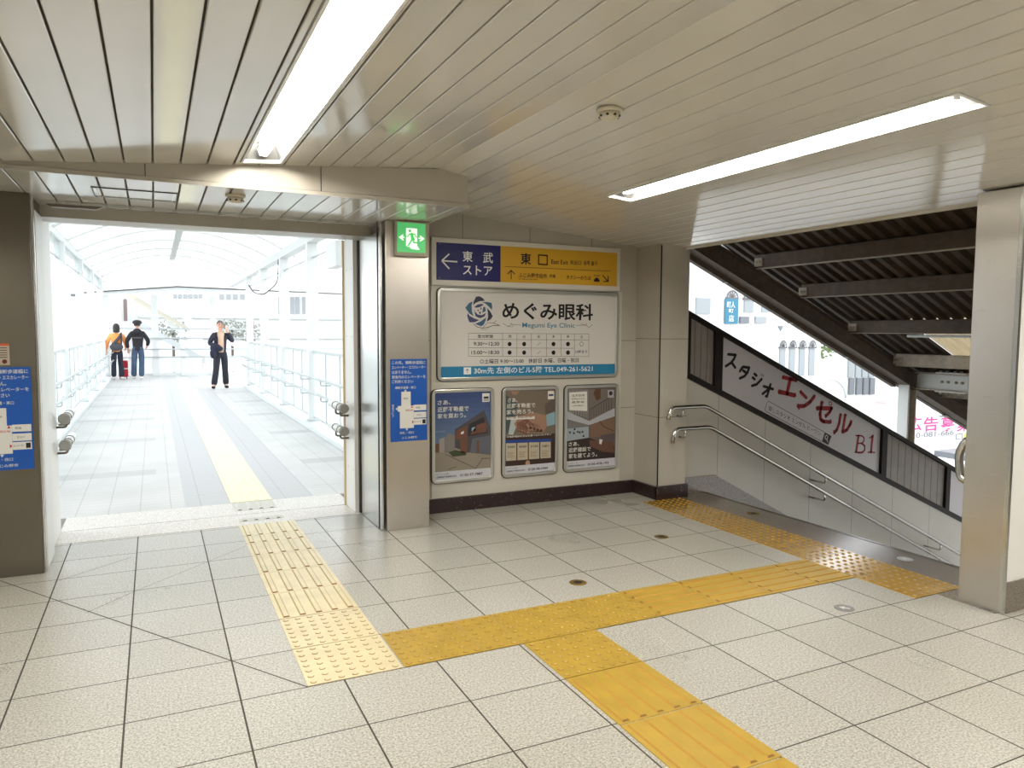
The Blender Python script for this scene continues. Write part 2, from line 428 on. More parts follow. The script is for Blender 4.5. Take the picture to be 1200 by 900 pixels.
# ---- ceilings made of slats
def zl(x): return 2.335+.082*(x+.68)
def zr(x): return 2.28-.0995*(x-4.01)
RIDGE = 1.66
def zc(x): return 2.309 if x < -1.0 else zl(x) if x < RIDGE else zr(x) if x < 4.3 else 2.251
HOLES = []
def slats(mb, x0, y0, x1, y1, pitch, start, zf, holes=(), gap=.008):
    x = start
    while x < x1-.001:
        a = max(x, x0); b = min(x+pitch-gap, x1)
        if b > a+.004:
            cells = [(a, b, y0, y1)]
            for hx0, hx1, hy0, hy1 in holes:
                new = []
                for (ca, cb, cy0, cy1) in cells:
                    if cb <= hx0 or ca >= hx1 or cy1 <= hy0 or cy0 >= hy1: new.append((ca, cb, cy0, cy1)); continue
                    if cy0 < hy0: new.append((ca, cb, cy0, hy0))
                    if cy1 > hy1: new.append((ca, cb, hy1, cy1))
                    if ca < hx0: new.append((ca, hx0, max(cy0, hy0), min(cy1, hy1)))
                    if cb > hx1: new.append((hx1, cb, max(cy0, hy0), min(cy1, hy1)))
                cells = new
            for ca, cb, cy0, cy1 in cells:
                e = .003
                pts = [(ca, zf(ca)+.014), (ca, zf(ca)+e), (ca+e, zf(ca+e)), (cb-e, zf(cb-e)), (cb, zf(cb)+e), (cb, zf(cb)+.014)]
                mb.prism(pts, 1, cy0, cy1, CEIL)
        x += pitch
FIX = [(.46, .68, 2.0, 4.42), (2.745, 2.945, 1.84, 4.25)]
FIXB = [(.46, .68, -1.0, 1.4), (2.745, 2.945, -1.6, .8), (.46, .68, -4.2, -1.8), (2.745, 2.945, -5.0, -2.6), (-2.2, -2.0, 1.6, 4.0), (-2.2, -2.0, -1.6, .8), (-2.2, -2.0, -5.0, -2.6), (4.85, 5.05, -.5, 1.9)]  # unseen lamps added for light; the last brightens the white side wall
mb = MB()
ALLH = [(a-.004, b+.004, c-.004, d+.004) for a, b, c, d in FIX+FIXB]
slats(mb, -5, -7, RIDGE, 4.5, .1365, -.68-.1365*32+.02, zc, ALLH)
slats(mb, RIDGE-.006, -7, 4.3, 5.7, .1315, 1.654, zc, ALLH)
slats(mb, 4.3, -7, 9, 2.36, .1315, 4.302, zc, ALLH)
# backing above the slats, open where the lamps sit
def backing(mb, x0, x1, y0, y1, zf, holes, dz=.016, t=.02):
    xs = sorted({x0, x1, *[h for a, b, _, _ in holes for h in (a, b) if x0 < h < x1]})
    for i in range(len(xs)-1):
        a, b = xs[i], xs[i+1]; segs = [(y0, y1)]
        for hx0, hx1, hy0, hy1 in holes:
            if hx0 <= a+1e-6 and hx1 >= b-1e-6:
                segs = [q for s0, s1 in segs for q in ((s0, min(s1, hy0)), (max(s0, hy1), s1)) if q[1] > q[0]]
        for s0, s1 in segs: mb.prism([(a, zf(a+1e-4)+dz), (b, zf(b-1e-4)+dz), (b, zf(b-1e-4)+dz+t), (a, zf(a+1e-4)+dz+t)], 1, s0, s1, CEILGAP)
backing(mb, -5, -1.0, -7, 4.5, zc, ALLH); backing(mb, -1.0, RIDGE, -7, 4.5, zc, ALLH); backing(mb, RIDGE, 4.3, -7, 5.7, zc, ALLH); backing(mb, 4.3, 9, -7, 2.36, zc, ALLH)
mb.box(4.296, 4.304, 2.36, 5.34, 2.235, 2.30, CEIL)
struct(mb.build('ceiling', recalc=False), 'cream metal slat ceiling with dark joints')
mb = MB()  # low soffit in front of the gate
slats(mb, -5, 4.52, 1.85, 5.7, .1365, -.68-.1365*32+.02, lambda x: 2.303)
mb.box(-5, 1.85, 4.52, 5.7, 2.317, 2.322, CEILGAP)
struct(mb.build('ceiling_soffit', recalc=False), 'low slatted soffit in front of the gate')
mb = MB()
mb.prism([(-5, 2.322), (1.85, 2.322), (1.85, 2.50), (RIDGE, 2.523), (-.68, 2.347), (-1.0, 2.322)], 1, 4.50, 5.7, BEAMP)
mb.box(-5, 1.862, 4.488, 4.50, 2.296, 2.318, BEAMP); mb.box(1.85, 1.862, 4.50, 5.3, 2.296, 2.322, BEAMP)
for px in (170, 376):
    q = at(px, 200, 1, 4.5).x; mb.box(q-.002, q+.002, 4.497, 4.5, 2.318, zl(q)-.002, GLOSSBLK)
struct(mb.build('trim_3'), 'beige fascia beam above the gate soffit')
# ---- room shell behind and beside the camera
GW = panel_mat('pale hall wall panels', (200, 198, 192), (), ())
struct(MB().box(-5.2, 9.2, -7.2, -7, -.12, 2.9, GW).build('wall_back'))
struct(MB().box(-5.2, -5, -7, 6.3, -.12, 2.7, GW).build('wall_left'))
struct(MB().box(9, 9.2, -7, 2.36, -.12, 2.7, GW).build('wall_right'))
# roof slab that closes the hall from above
mb = MB(); mb.box(-5.2, 4.32, -7.2, 6.3, 2.85, 3.0, WHITEO); mb.box(4.32, 9.2, -7.2, 2.36, 2.85, 3.0, WHITEO)
mb.box(4.30, 4.34, 2.36, 5.7, 2.36, 2.85, SOOT); struct(mb.build('roof_slab'))

# ---- sign wall, column, gate walls
struct(MB().box(1.87, 4.34, 5.7, 6.0, 0, 2.85, WALLP).build('wall_front'), 'beige panelled wall carrying the advertising boards')
mb = MB(); mb.box(4.032, 4.34, 5.33, 5.7, 0, 2.37, COLP); mb.box(4.026, 4.034, 5.326, 5.336, .0, 2.26, GLOSSBLK)
struct(mb.build('wall_column'), 'beige panelled column beside the stairs')
mb = MB()
mb.box(1.87, 4.02, 5.672, 5.70, 0, .115, DGRAN); mb.box(4.005, 4.032, 5.312, 5.70, 0, .115, DGRAN); mb.box(4.005, 4.355, 5.305, 5.33, 0, .12, DGRAN)
struct(mb.build('baseboard_front'), 'dark brown granite skirting')
mb = MB(); mb.box(-5, -.72, 5.7, 6.3, 0, 2.9, WALLP); mb.box(1.56, 2.2, 5.95, 6.3, 0, 2.9, WALLP); mb.box(-.72, 1.56, 5.7, 6.3, 2.36, 2.9, WALLP)
struct(mb.build('wall_gate'), 'wall around the gate opening')
mb = MB(); mb.box(-.66, 1.56, 5.70, 5.95, 2.225, 2.303, BEAMP); mb.box(-.66, 1.56, 5.95, 6.3, 2.26, 2.36, WHITEO)
struct(mb.build('trim_4'), 'beige lintel over the gate')

# ---- stair wall below the sloping sign
def zs(x): return 1.10-.437*(x-4.46)
mb = MB(); mb.prism([(4.34, zs(4.34)), (10.5, zs(10.5)), (10.5, -5.9), (4.34, -5.9)], 1, 5.45, 5.60, STAIRP)
struct(mb.build('wall_stair'), 'grey panelled stair wall sloping down')
mb = MB(); g = lambda x: .145-.52*max(0, x-4.78)
mb.prism([(4.34, g(4.34)), (4.78, g(4.78)), (9.5, g(9.5)), (9.5, g(9.5)-.45), (4.78, -.3), (4.34, -.3)], 1, 5.425, 5.45, GGRAN)
struct(mb.build('baseboard_stair'), 'grey granite stringer along the stair wall')
mb = MB(); mb.box(4.205, 9, 2.345, 2.50, .17, 2.30, WHITE); mb.box(4.076, 4.205, 2.342, 2.353, .17, 2.26, WHITE); mb.box(4.076, 9, 2.334, 2.353, 0, .17, GGRAN); mb.box(4.205, 9, 2.353, 2.51, 0, .17, GGRAN)
struct(mb.build('wall_side'), 'white wall on a granite plinth beside the steel pillar')

# ================================================================== PILLARS
t = thing('steel_pillar', (1.70, 5.5, 0), 'grey stainless pillar below the green exit sign, right of the gate', 'pillar')
MB().box(1.535, 1.87, 5.31, 5.698, 0, 2.303, STEEL).build('shaft', t, bevel=.004)
mb = MB(); mb.box(1.500, 1.515, 5.33, 5.38, .005, 2.30, STEELB); mb.box(1.500, 1.512, 5.40, 5.93, .005, 2.22, STEELB); mb.box(1.495, 1.50, 5.385, 5.395, .005, 2.3, BLACK)
mb.build('side_cladding', t)
t = thing('steel_pillar', (-.85, 5.45, 0), 'dark stainless pillar at the left edge of the gate', 'pillar')
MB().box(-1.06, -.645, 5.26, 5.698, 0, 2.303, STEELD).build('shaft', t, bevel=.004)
mb = MB(); mb.box(-.643, -.630, 5.28, 5.31, .003, 2.30, STEELB); mb.box(-.643, -.636, 5.33, 5.35, .003, 2.2, BLACK)
mb.box(-.643, -.632, 5.36, 5.69, .003, 2.22, WHITEO); mb.build('side_cladding', t)
t = thing('steel_pillar', (4.11, 2.48, 0), 'stainless pillar at the right, in front of the stairs', 'pillar')
MB().box(4.055, 4.20, 2.355, 2.58, 0, 2.262, STEEL).build('shaft', t, bevel=.003)
mb = MB(); mb.box(4.052, 4.072, 2.332, 2.354, .0, 2.26, STEELB); mb.build('edge_strip', t)
# gate jambs
t = thing('gate_jamb', (1.49, 6.1, 0), 'white gate jamb panel with a black seal, right side of the opening', 'door frame')
MB().box(1.46, 1.555, 5.98, 6.30, .003, 2.255, WHITE).build('panel', t, bevel=.003)
MB().box(1.492, 1.555, 5.935, 5.978, .003, 2.22, BLACK).build('seal', t)
mb = MB()
for z in (.35, .9, 1.45, 2.0):
    for y in (6.03, 6.2): mb.lathe((1.458, y, z), [(.005, 0), (.004, .002)], GREYT, 8, ax='x')
mb.build('screw_heads', t)
mb = MB(); mb.box(1.445, 1.459, 6.29, 6.31, .003, 2.255, mat('aged cream seal', (214, 190, 150), .6)); mb.build('rubber_strip', t)
t = thing('gate_jamb', (-.69, 6.0, 0), 'white gate jamb beside the dark left pillar', 'door frame')
MB().box(-.72, -.655, 5.705, 6.30, .003, 2.255, WHITE).build('panel', t, bevel=.003)
MB().box(-.66, -.648, 5.72, 5.74, .003, 2.22, PALEG).build('seal', t)
# sliding-door track and lock box under the soffit
t = thing('ceiling_rail', (.45, 5.5, 2.28), 'long thin steel rail under the soffit across the gate', 'rail')
MB().box(-.62, 1.50, 5.49, 5.515, 2.283, 2.302, STEELB).build('rail', t)
MB().box(1.49, 1.515, 5.485, 5.52, 2.27, 2.302, STEELB).build('end_bracket', t)
o = MB().prism([(-.585, 2.28), (-.56, 2.262), (-.31, 2.262), (-.275, 2.281)], 1, 5.47, 5.53, mat('brown metal cover', (112, 104, 92), .4)).build('cover_box', t)
# inspection hatch in soffit
a, b, c, d = (-.30, .15, 4.86, 5.19)
mb = MB(); mb.ring([(a, c), (b, c), (b, d), (a, d)], [(a+.006, c+.006), (b-.006, c+.006), (b-.006, d-.006), (a+.006, d-.006)], 2, 2.2985, 2.3025, mat('hatch edge', (70, 66, 58), .4, .6))
mb.ring([(a+.02, c+.012), (b-.02, c+.012), (b-.02, d-.012), (a+.02, d-.012)], [(a+.024, c+.016), (b-.024, c+.016), (b-.024, d-.016), (a+.024, d-.016)], 2, 2.2988, 2.3025, ALU)
tag(mb.build('ceiling_hatch'), 'thin square inspection hatch outline in the low soffit', 'hatch')

# ================================================================== LAMPS
TUBE = mat('lit fluorescent tube', (255, 249, 238), .3, emit=TUBE_STRENGTH)
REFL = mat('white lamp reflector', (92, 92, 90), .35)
def lamp(a, b, c, d, label, group=None):
    xm = (a+b)/2; zf = lambda x: zc(x)-.002
    t = thing('ceiling_lamp', (xm, (c+d)/2, zc(xm)), label, 'lamp', group)
    mb = MB(); s = zf(b)-zf(a); k = s/(b-a)
    def P(x, y, dz): return (x, y, zf(a)+k*(x-a)+dz)
    o = [P(a, c, -.003), P(b, c, -.003), P(b, d, -.003), P(a, d, -.003)]; e = .012
    i = [P(a+e, c+e, -.003), P(b-e, c+e, -.003), P(b-e, d-e, -.003), P(a+e, d-e, -.003)]
    ou = [P(x, y, .02) for x, y, _ in o]; iu = [P(x, y, .02) for x, y, _ in i]
    f = []
    for q in range(4):
        r = (q+1) % 4; f += [(q, r, 4+r, 4+q), (8+q, 8+r, r, q), (4+q, 4+r, 12+r, 12+q)]
    mb.add(o+i+ou+iu, f, WHITE); mb.build('frame', t)
    mb = MB(); w_ = .045
    top = [P(a+w_, c+.05, .095), P(b-w_, c+.05, .095), P(b-w_, d-.05, .095), P(a+w_, d-.05, .095)]; lo = [P(x, y, .0) for x, y, _ in i]
    lo = [(x, y, P(x, y, .015)[2]) for x, y, _ in i]
    mb.add(lo+top, [(0, 1, 5, 4), (1, 2, 6, 5), (2, 3, 7, 6), (3, 0, 4, 7), (4, 5, 6, 7)], REFL); mb.build('reflector', t, recalc=False)
    zt = zf(xm)+.046
    tb = MB().tube([(xm, c+.085, zt), (xm, c+.10, zt), (xm, d-.10, zt), (xm, d-.085, zt)], [.020, .029, .029, .020], TUBE, 12).build('tube', t)
    for q in (c+.07, d-.085): MB().box(xm-.02, xm+.02, q, q+.015, zt-.025, zt+.045, WHITE).build('lamp_holder', t)
    return t
lamp(*FIX[0], 'recessed tube lamp over the gate side, nearest the fascia beam')
lamp(*FIX[1], 'long recessed tube lamp in the sloping ceiling by the stairs')
for i, f in enumerate(FIXB):
    o = lamp(*f, 'recessed tube lamp in the hall ceiling behind the camera', 'hall ceiling lamps out of view')
# smoke detectors
def detector(x, y, z, label):
    t = thing('smoke_detector', (x, y, z), label, 'smoke detector')
    M = mat('cream plastic', (205, 198, 180), .4)
    MB().lathe((x, y, z), [(.058, 0), (.058, -.012), (.052, -.018)], M).build('base', t)
    MB().lathe((x, y, z), [(.044, -.018), (.048, -.030), (.034, -.046), (.01, -.050)], M).build('head', t); hd_ = [c for c in t.children if c.name.startswith('head')][0]
    mb = MB()
    for k in range(8):
        q = math.pi*2*k/8; mb.lathe((x+.043*math.cos(q), y+.043*math.sin(q), z-.038), [(.007, 0), (.007, .008)], BLACK, 6)
    mb.build('vent_slots', hd_); return t
detector(.46, 4.76, 2.303, 'round smoke detector under the low gate soffit')
detector(1.86, 2.86, zc(1.86), 'round cream smoke detector on the sloping main ceiling')

# ================================================================== SIGNS
# ---- exit sign
t = thing('exit_sign', (1.725, 5.27, 2.05), 'green lit emergency exit sign with running figure on the steel pillar', 'sign')
hs_ = MB().box(1.60, 1.853, 5.255, 5.309, 2.045, 2.300, mat('exit sign housing', (176, 168, 152), .4)).build('housing', t, bevel=.006)
GL = mat('lit green panel', (88, 200, 120), .3, emit=.25); GLW = mat('lit white panel', (240, 255, 240), .3, emit=.4)
a = Art(5.2545, conv=lambda x, y: (455+x/16.36, 250+y/16.36))
a.poly([(172, 165), (712, 205), (712, 765), (172, 738)], GL, 0); gs = GL
a.poly([(342, 278), (553, 295), (553, 620), (603, 700), (450, 685), (342, 620)], GLW, 1)
a.disc(413, 335, 27, gs, 2)
for pts, wd in (([(400, 400), (455, 395), (500, 395), (540, 455)], 22), ([(415, 395), (375, 440), (345, 445)], 20), ([(450, 400), (460, 470), (480, 500)], 58), ([(455, 500), (420, 560), (380, 620)], 30), ([(480, 490), (490, 560), (570, 570)], 28), ([(395, 640), (425, 672)], 14)):
    a.stroke([(x, y) for x, y in pts], wd, gs, 2)
a.poly([(200, 455), (285, 400), (295, 420), (265, 445), (312, 450), (312, 470), (265, 472), (298, 505), (290, 525)], GLW, 1)
a.poly([(695, 488), (615, 425), (600, 440), (632, 470), (580, 465), (580, 490), (630, 495), (598, 525), (612, 545)], GLW, 1)
a.build('pictogram', hs_)

# ---- direction board
t = thing('direction_sign', (2.92, 5.68, 1.87), 'blue and yellow direction board for the east exit, above the clinic board', 'sign')
OFFW = mat('off white board', (206, 202, 192), .4)
bd_ = MB().box(2.02, 3.83, 5.675, 5.699, 1.868, 2.252, OFFW).build('board', t, bevel=.003)
NAVY = ink('navy', (28, 30, 96)); SIGNY = ink('sign yellow', (206, 160, 44)); INKB = ink('black', (22, 20, 24)); INKW = ink('white', (225, 226, 226))
a = Art(5.6745)
a.raw([(2.062, 2.212), (2.632, 2.212), (2.632, 1.912), (2.062, 1.912)], NAVY, 0); a.raw([(2.632, 2.212), (3.795, 2.212), (3.795, 1.912), (2.632, 1.912)], SIGNY, 0)
a.build('printed_panel', bd_)
a = Art(5.6740)
a.text('東', 542, 294, 306.5, 554, INKW, bold=.012); a.text('武', 566, 295.5, 308, 577.8, INKW, bold=.012); a.text('ストア', 542.5, 310.5, 321.8, 577, INKW, bold=.012)
a.stroke([(518, 305.5), (536, 306.8)], 1.6, INKW, cap=False); a.stroke([(526.5, 297.5), (517.8, 305.5), (526.5, 315)], 1.6, INKW, cap=False)
a.text('東', 610, 296.3, 309.8, 622.5, INKB, bold=.02)
for q in ([(631.2, 298.8), (641.2, 299.5), (641.2, 310.3), (631.2, 309.6), (631.2, 298.8)],): a.stroke(q, 1.4, INKB)
a.text('East Exit', 646, 304, 309.2, 665.6, INKB); a.text('东出口', 668, 304.8, 309.8, 681, INKB); a.text('동쪽 출구', 684, 305.5, 310.8, 700, INKB)
a.stroke([(591, 312.3), (716, 317.9)], .5, INKB, cap=False)
a.stroke([(599, 316.5), (599, 327.3)], 1, INKB, cap=False); a.stroke([(594.8, 321.2), (599, 316.7), (603.5, 321.4)], 1, INKB, cap=False)
a.text('ふじみ野市役所', 607.8, 319.4, 325.3, 641, INKB); a.text('方面', 643.5, 321.2, 325.4, 651, INKB); a.text('For Fujimino City Office', 607.8, 326.0, 327.9, 630, INKB)
a.text('タクシーのりば', 663.5, 322.3, 327.2, 692.5, INKB); a.text('TAXI', 695.6, 321.8, 323.8, 703, INKB)
a.rect(696, 327.2, 702.6, 330, INKB); a.rect(697.3, 325.6, 701.2, 327.4, INKB)
a.stroke([(706.3, 322.6), (712.4, 329.7)], 1, INKB, cap=False); a.stroke([(712.6, 323.2), (712.6, 329.9), (706.9, 329.8)], 1, INKB, cap=False)
for u, v in ((515, 285.5), (515, 325.5), (622, 292.3), (622, 330.7), (718, 297.5), (718, 334)): a.disc(u, v, .5, GREYT)
a.build('lettering', bd_)

o = MB().box(2.022, 3.865, 5.691, 5.6995, .118, 1.866, mat('pale back board', (196, 192, 182), .4)).build('back_board'); tag(o, 'plain pale back board on the wall behind the clinic board and posters', 'board')
# ---- snap frames
def snap_frame(t, x0, x1, z0, z1, y1=5.690, w_=.030, d=.022, corner=True):
    r = .045
    MB().ring(rrect(x0, x1, z0, z1, r), rrect(x0+w_, x1-w_, z0+w_, z1-w_, .012), 1, y1-d, y1, ALU).build('frame', t, bevel=.005)
    MB().ring(rrect(x0-.005, x1+.005, z0-.005, z1+.005, r+.004), rrect(x0+.002, x1-.002, z0+.002, z1-.002, r-.002), 1, y1-.010, y1, BLACK).build('gasket', t)
    MB().box(x0+w_-.004, x1-w_+.004, y1-.010, y1-.001, z0+w_-.004, z1-w_+.004, WHITE).build('back_panel', t)
    return [c for c in t.children if c.name.startswith('back_panel')][0]
CLB = ink('clinic paper', (206, 203, 200)); TEAL = ink('band teal', (42, 122, 164))
t = thing('clinic_board', (2.945, 5.68, 1.09), 'large framed eye clinic board with a blue rose and opening hours', 'sign')
bp_ = snap_frame(t, 2.07, 3.82, 1.09, 1.852)
Y0 = 5.6795; a = Art(Y0)
a.raw([(2.10, 1.822), (3.79, 1.822), (3.79, 1.12), (2.10, 1.12)], CLB, 0)
zb = at(600, 428.4, 1, Y0).z; a.raw([(2.10, zb), (3.79, zb), (3.79, 1.12), (2.10, 1.12)], TEAL, 1)
a.build('printed_panel', bp_)
a = Art(Y0-.0006); c5 = lambda x, y: (500+x/5, 260+y/5)
TX = lambda s, x0, y0, y1, x1, m=INKB, **k: a.text(s, 500+x0/5, 260+y0/5, 260+y1/5, 500+x1/5, m, **k)
TX('めぐみ眼科', 443, 468, 572, 975, bold=.022); TX('Megumi Eye Clinic', 560, 590, 627, 868, ink('steel blue', (70, 130, 160)))
TX('受付時間', 298, 661, 681, 388); 
for s_, x in zip('月火水木金土', (486, 571, 657, 743, 828, 908)): TX(s_, x-9, 663, 681, x+9)
TX('9:30～12:30', 275, 704, 726, 425); TX('15:00～18:30', 262, 755, 777, 425)
for x in (486, 571, 743, 828):
    for y in (716, 766): a.disc(*c5(x, y), 2.3, INKB)
for y in (716, 766): a.stroke([c5(647, y+9), c5(668, y-9)], .35, INKB, cap=False)
a.disc(*c5(908, 716), 2.3, INKB, r2=1.9); TX('15時まで', 872, 752, 770, 942)
for x in (245, 445, 529, 613, 702, 787, 866, 950):
    a.stroke([c5(x, 652+(x-245)*.007), c5(x, 788+(x-245)*.002)], .35, INKB, cap=False)
for y, x1, sl in ((652, 950, .007), (688, 950, .006), (738, 866, .004), (788, 950, .002)): a.stroke([c5(245, y), c5(x1, y+(x1-245)*sl)], .35, INKB, cap=False)
TX('○土曜日 9:30～15:00　休診日 水曜、日曜・祝日', 312, 804, 832, 890)
TX('30m先 左側のビル5階 TEL.049-261-5621', 277, 853, 892, 972, INKW, bold=.01)
a.rect(*c5(217, 853), *c5(260, 894), INKW); a.stroke([c5(238.5, 862), c5(238.5, 887)], .7, TEAL, 2, cap=False); a.stroke([c5(229, 872), c5(238.5, 862), c5(248, 872)], .7, TEAL, 2, cap=False)
# twig ornaments
for pts in ([(448, 596), (475, 612), (500, 600), (553, 605)], [(478, 612), (500, 615), (512, 600)], [(490, 590), (500, 602)], [(876, 607), (930, 605), (952, 618), (972, 602)], [(905, 596), (925, 606), (940, 596)]): a.stroke([c5(*p) for p in pts], .35, INKB)
a.build('lettering', bp_)
cr = lambda x, y: (540+x/15, 340+y/15); a = Art(Y0-.0006, conv=cr)
D1 = ink('rose slate', (58, 58, 74)); D2 = ink('rose blue', (62, 98, 124)); D3 = ink('rose indigo', (70, 74, 110))
for m, pts in ((D1, [(215, 265), (230, 190), (270, 115), (330, 108), (385, 140), (425, 188), (330, 195), (260, 225)]), (D2, [(370, 212), (470, 208), (540, 225), (552, 290), (545, 350), (490, 285), (430, 235)]),
    (D1, [(460, 310), (520, 380), (560, 455), (530, 510), (455, 552), (480, 470), (475, 390)]), (D2, [(445, 480), (435, 540), (400, 610), (360, 635), (290, 610), (255, 590), (350, 550)]),
    (D3, [(120, 405), (160, 455), (240, 500), (325, 525), (240, 565), (150, 565), (125, 500), (112, 450)]), (D2, [(80, 310), (140, 230), (210, 195), (190, 260), (195, 370), (225, 460), (150, 410)]),
    (D3, [(235, 295), (300, 250), (380, 240), (395, 262), (330, 300), (265, 310)]), (D3, [(225, 330), (250, 380), (300, 430), (370, 440), (440, 400), (420, 460), (340, 495), (260, 460)]),
    (D2, [(400, 290), (430, 300), (440, 365), (380, 400), (385, 340)]), (D1, [(340, 320), (368, 303), (355, 350)]), (D1, [(285, 350), (318, 343), (308, 375)]), (D1, [(318, 390), (345, 368), (350, 418), (325, 415)])): a.poly(pts, m)
for pts, wd in (([(225, 595), (290, 648), (380, 668), (470, 655), (560, 625), (680, 620)], 9), ([(390, 655), (430, 610), (470, 572), (570, 580), (620, 540)], 6), ([(570, 580), (630, 600), (685, 622)], 7), ([(350, 690), (430, 700), (500, 660)], 4)): a.stroke(pts, wd, INKB, 2)
a.build('rose_emblem', bp_)

# ---- three posters
def poster(label, x0, x1, z0, z1, conv, art, texts, foot):
    t = thing('framed_poster', ((x0+x1)/2, 5.68, z0), label, 'poster', )
    bp_ = snap_frame(t, x0, x1, z0, z1, w_=.028)
    a = Art(5.6795, conv=conv); art(a, x0+.028, x1-.028, z0+.028, z1-.028)
    a.raw([(x0+.028, z0+.028), (x1-.028, z0+.028), (x1-.028, z0+.098), (x0+.028, z0+.098)], ink('footer', (196, 196, 204)), 6)
    a.build('picture', bp_)
    b = Art(5.6765, conv=conv)
    for s_, cx0, cy0, cy1, cx1, m, bd in texts: b.text(s_, cx0, cy0, cy1, cx1, m, bold=bd)
    c = Art(5.6765, px=False); v, f = text_geo('近藤建設不動産株式会社', .01); c.fit(v, f, x0+.04, x0+.22, z0+.045, z0+.062, INKB)
    v, f = text_geo('さあ、家づくりのご相談は', 0); c.fit(v, f, x0+.035, x0+.15, z0+.072, z0+.082, INKB)
    v, f = text_geo(foot, .02); c.fit(v, f, x0+.25, x1-.10, z0+.045, z0+.066, INKB)
    b.mb.add(c.mb.v, c.mb.f, INKB); b.build('lettering', bp_); return t
PW = ink('poster white', (214, 212, 206))
c1 = lambda x, y: (500+x/7.5, 450+y/7.5)
def art1(a, x0, x1, z0, z1):
    n = 10
    for i in range(n):
        f0 = i/n; za = z1-(z1-z0)*.62*f0; zb_ = z1-(z1-z0)*.62*(i+1)/n
        a.raw([(x0, za), (x1, za), (x1, zb_), (x0, zb_)], ink('poster sky %d' % i, (int(58+46*f0), int(74+50*f0), int(120+28*f0))), 0)
    a.raw([(x0, z0), (x1, z0), (x1, z1-(z1-z0)*.62), (x0, z1-(z1-z0)*.62)], ink('poster ground', (140, 132, 118)), 0)
    a.poly([(75, 605), (180, 600), (120, 555), (75, 535)], ink('p brown', (116, 98, 84)), 1)
    W1 = ink('p house grey', (74, 72, 76)); W2 = ink('p house dark', (50, 48, 54)); BR = ink('p brick', (108, 74, 60)); LG = ink('p light', (150, 144, 138))
    a.poly([(72, 530), (110, 520), (110, 600), (72, 598)], BR, 2)
    a.poly([(110, 485), (155, 470), (155, 605), (110, 600)], LG, 2); a.poly([(155, 470), (198, 430), (250, 452), (250, 600), (160, 605)], ink('p grey2', (122, 118, 114)), 3)
    a.poly([(248, 400), (505, 228), (562, 395), (562, 622), (360, 600), (248, 560)], W1, 4)
    a.poly([(255, 412), (355, 365), (355, 470), (255, 490)], BR, 5); a.poly([(290, 490), (355, 475), (355, 610), (300, 610)], BR, 5)
    a.poly([(370, 355), (500, 290), (535, 430), (360, 460)], W2, 5); a.poly([(395, 385), (430, 375), (430, 410), (395, 415)], ink('p cyan', (130, 160, 170)), 6)
    a.poly([(440, 360), (520, 335), (525, 420), (380, 445)], BR, 6)
    a.poly([(400, 480), (560, 450), (562, 620), (380, 598)], ink('p grey3', (92, 94, 104)), 5); a.poly([(440, 500), (460, 498), (460, 605), (440, 600)], BR, 6)
    a.poly([(300, 425), (325, 412), (325, 435), (300, 442)], PW, 6)
    a.poly([(190, 600), (250, 580), (330, 595), (350, 625), (230, 640)], ink('p bush', (66, 74, 54)), 5)
    for p_ in ([(165, 617), (430, 740)], [(430, 740), (490, 655)], [(190, 752), (260, 725)], [(480, 655), (560, 652)]): a.stroke(p_, 5, ink('p joint', (84, 78, 70)), 5, cap=False)
    a.poly([(75, 410), (170, 405), (160, 425), (75, 430)], ink('p cloud', (104, 118, 150)), 1)
    a.poly([(488, 82), (552, 80), (552, 155), (488, 158)], PW, 6); a.poly([(500, 110), (542, 108), (542, 128), (500, 130)], W2, 7)
    a.text('近藤建設', 496, 135, 150, 546, INKB, k=7)
poster('framed house poster with blue sky, leftmost of the three under the clinic board', 2.02, 2.575, .245, 1.022, c1, art1,
    [('さあ、', 95, 145, 185, 210, PW, .012), ('近藤不動産で', 95, 203, 250, 370, PW, .012), ('家を買おう。', 95, 262, 306, 345, PW, .012)], '0120-37-7887')
c2 = lambda x, y: (580+x/8.04, 448+y/8.04)
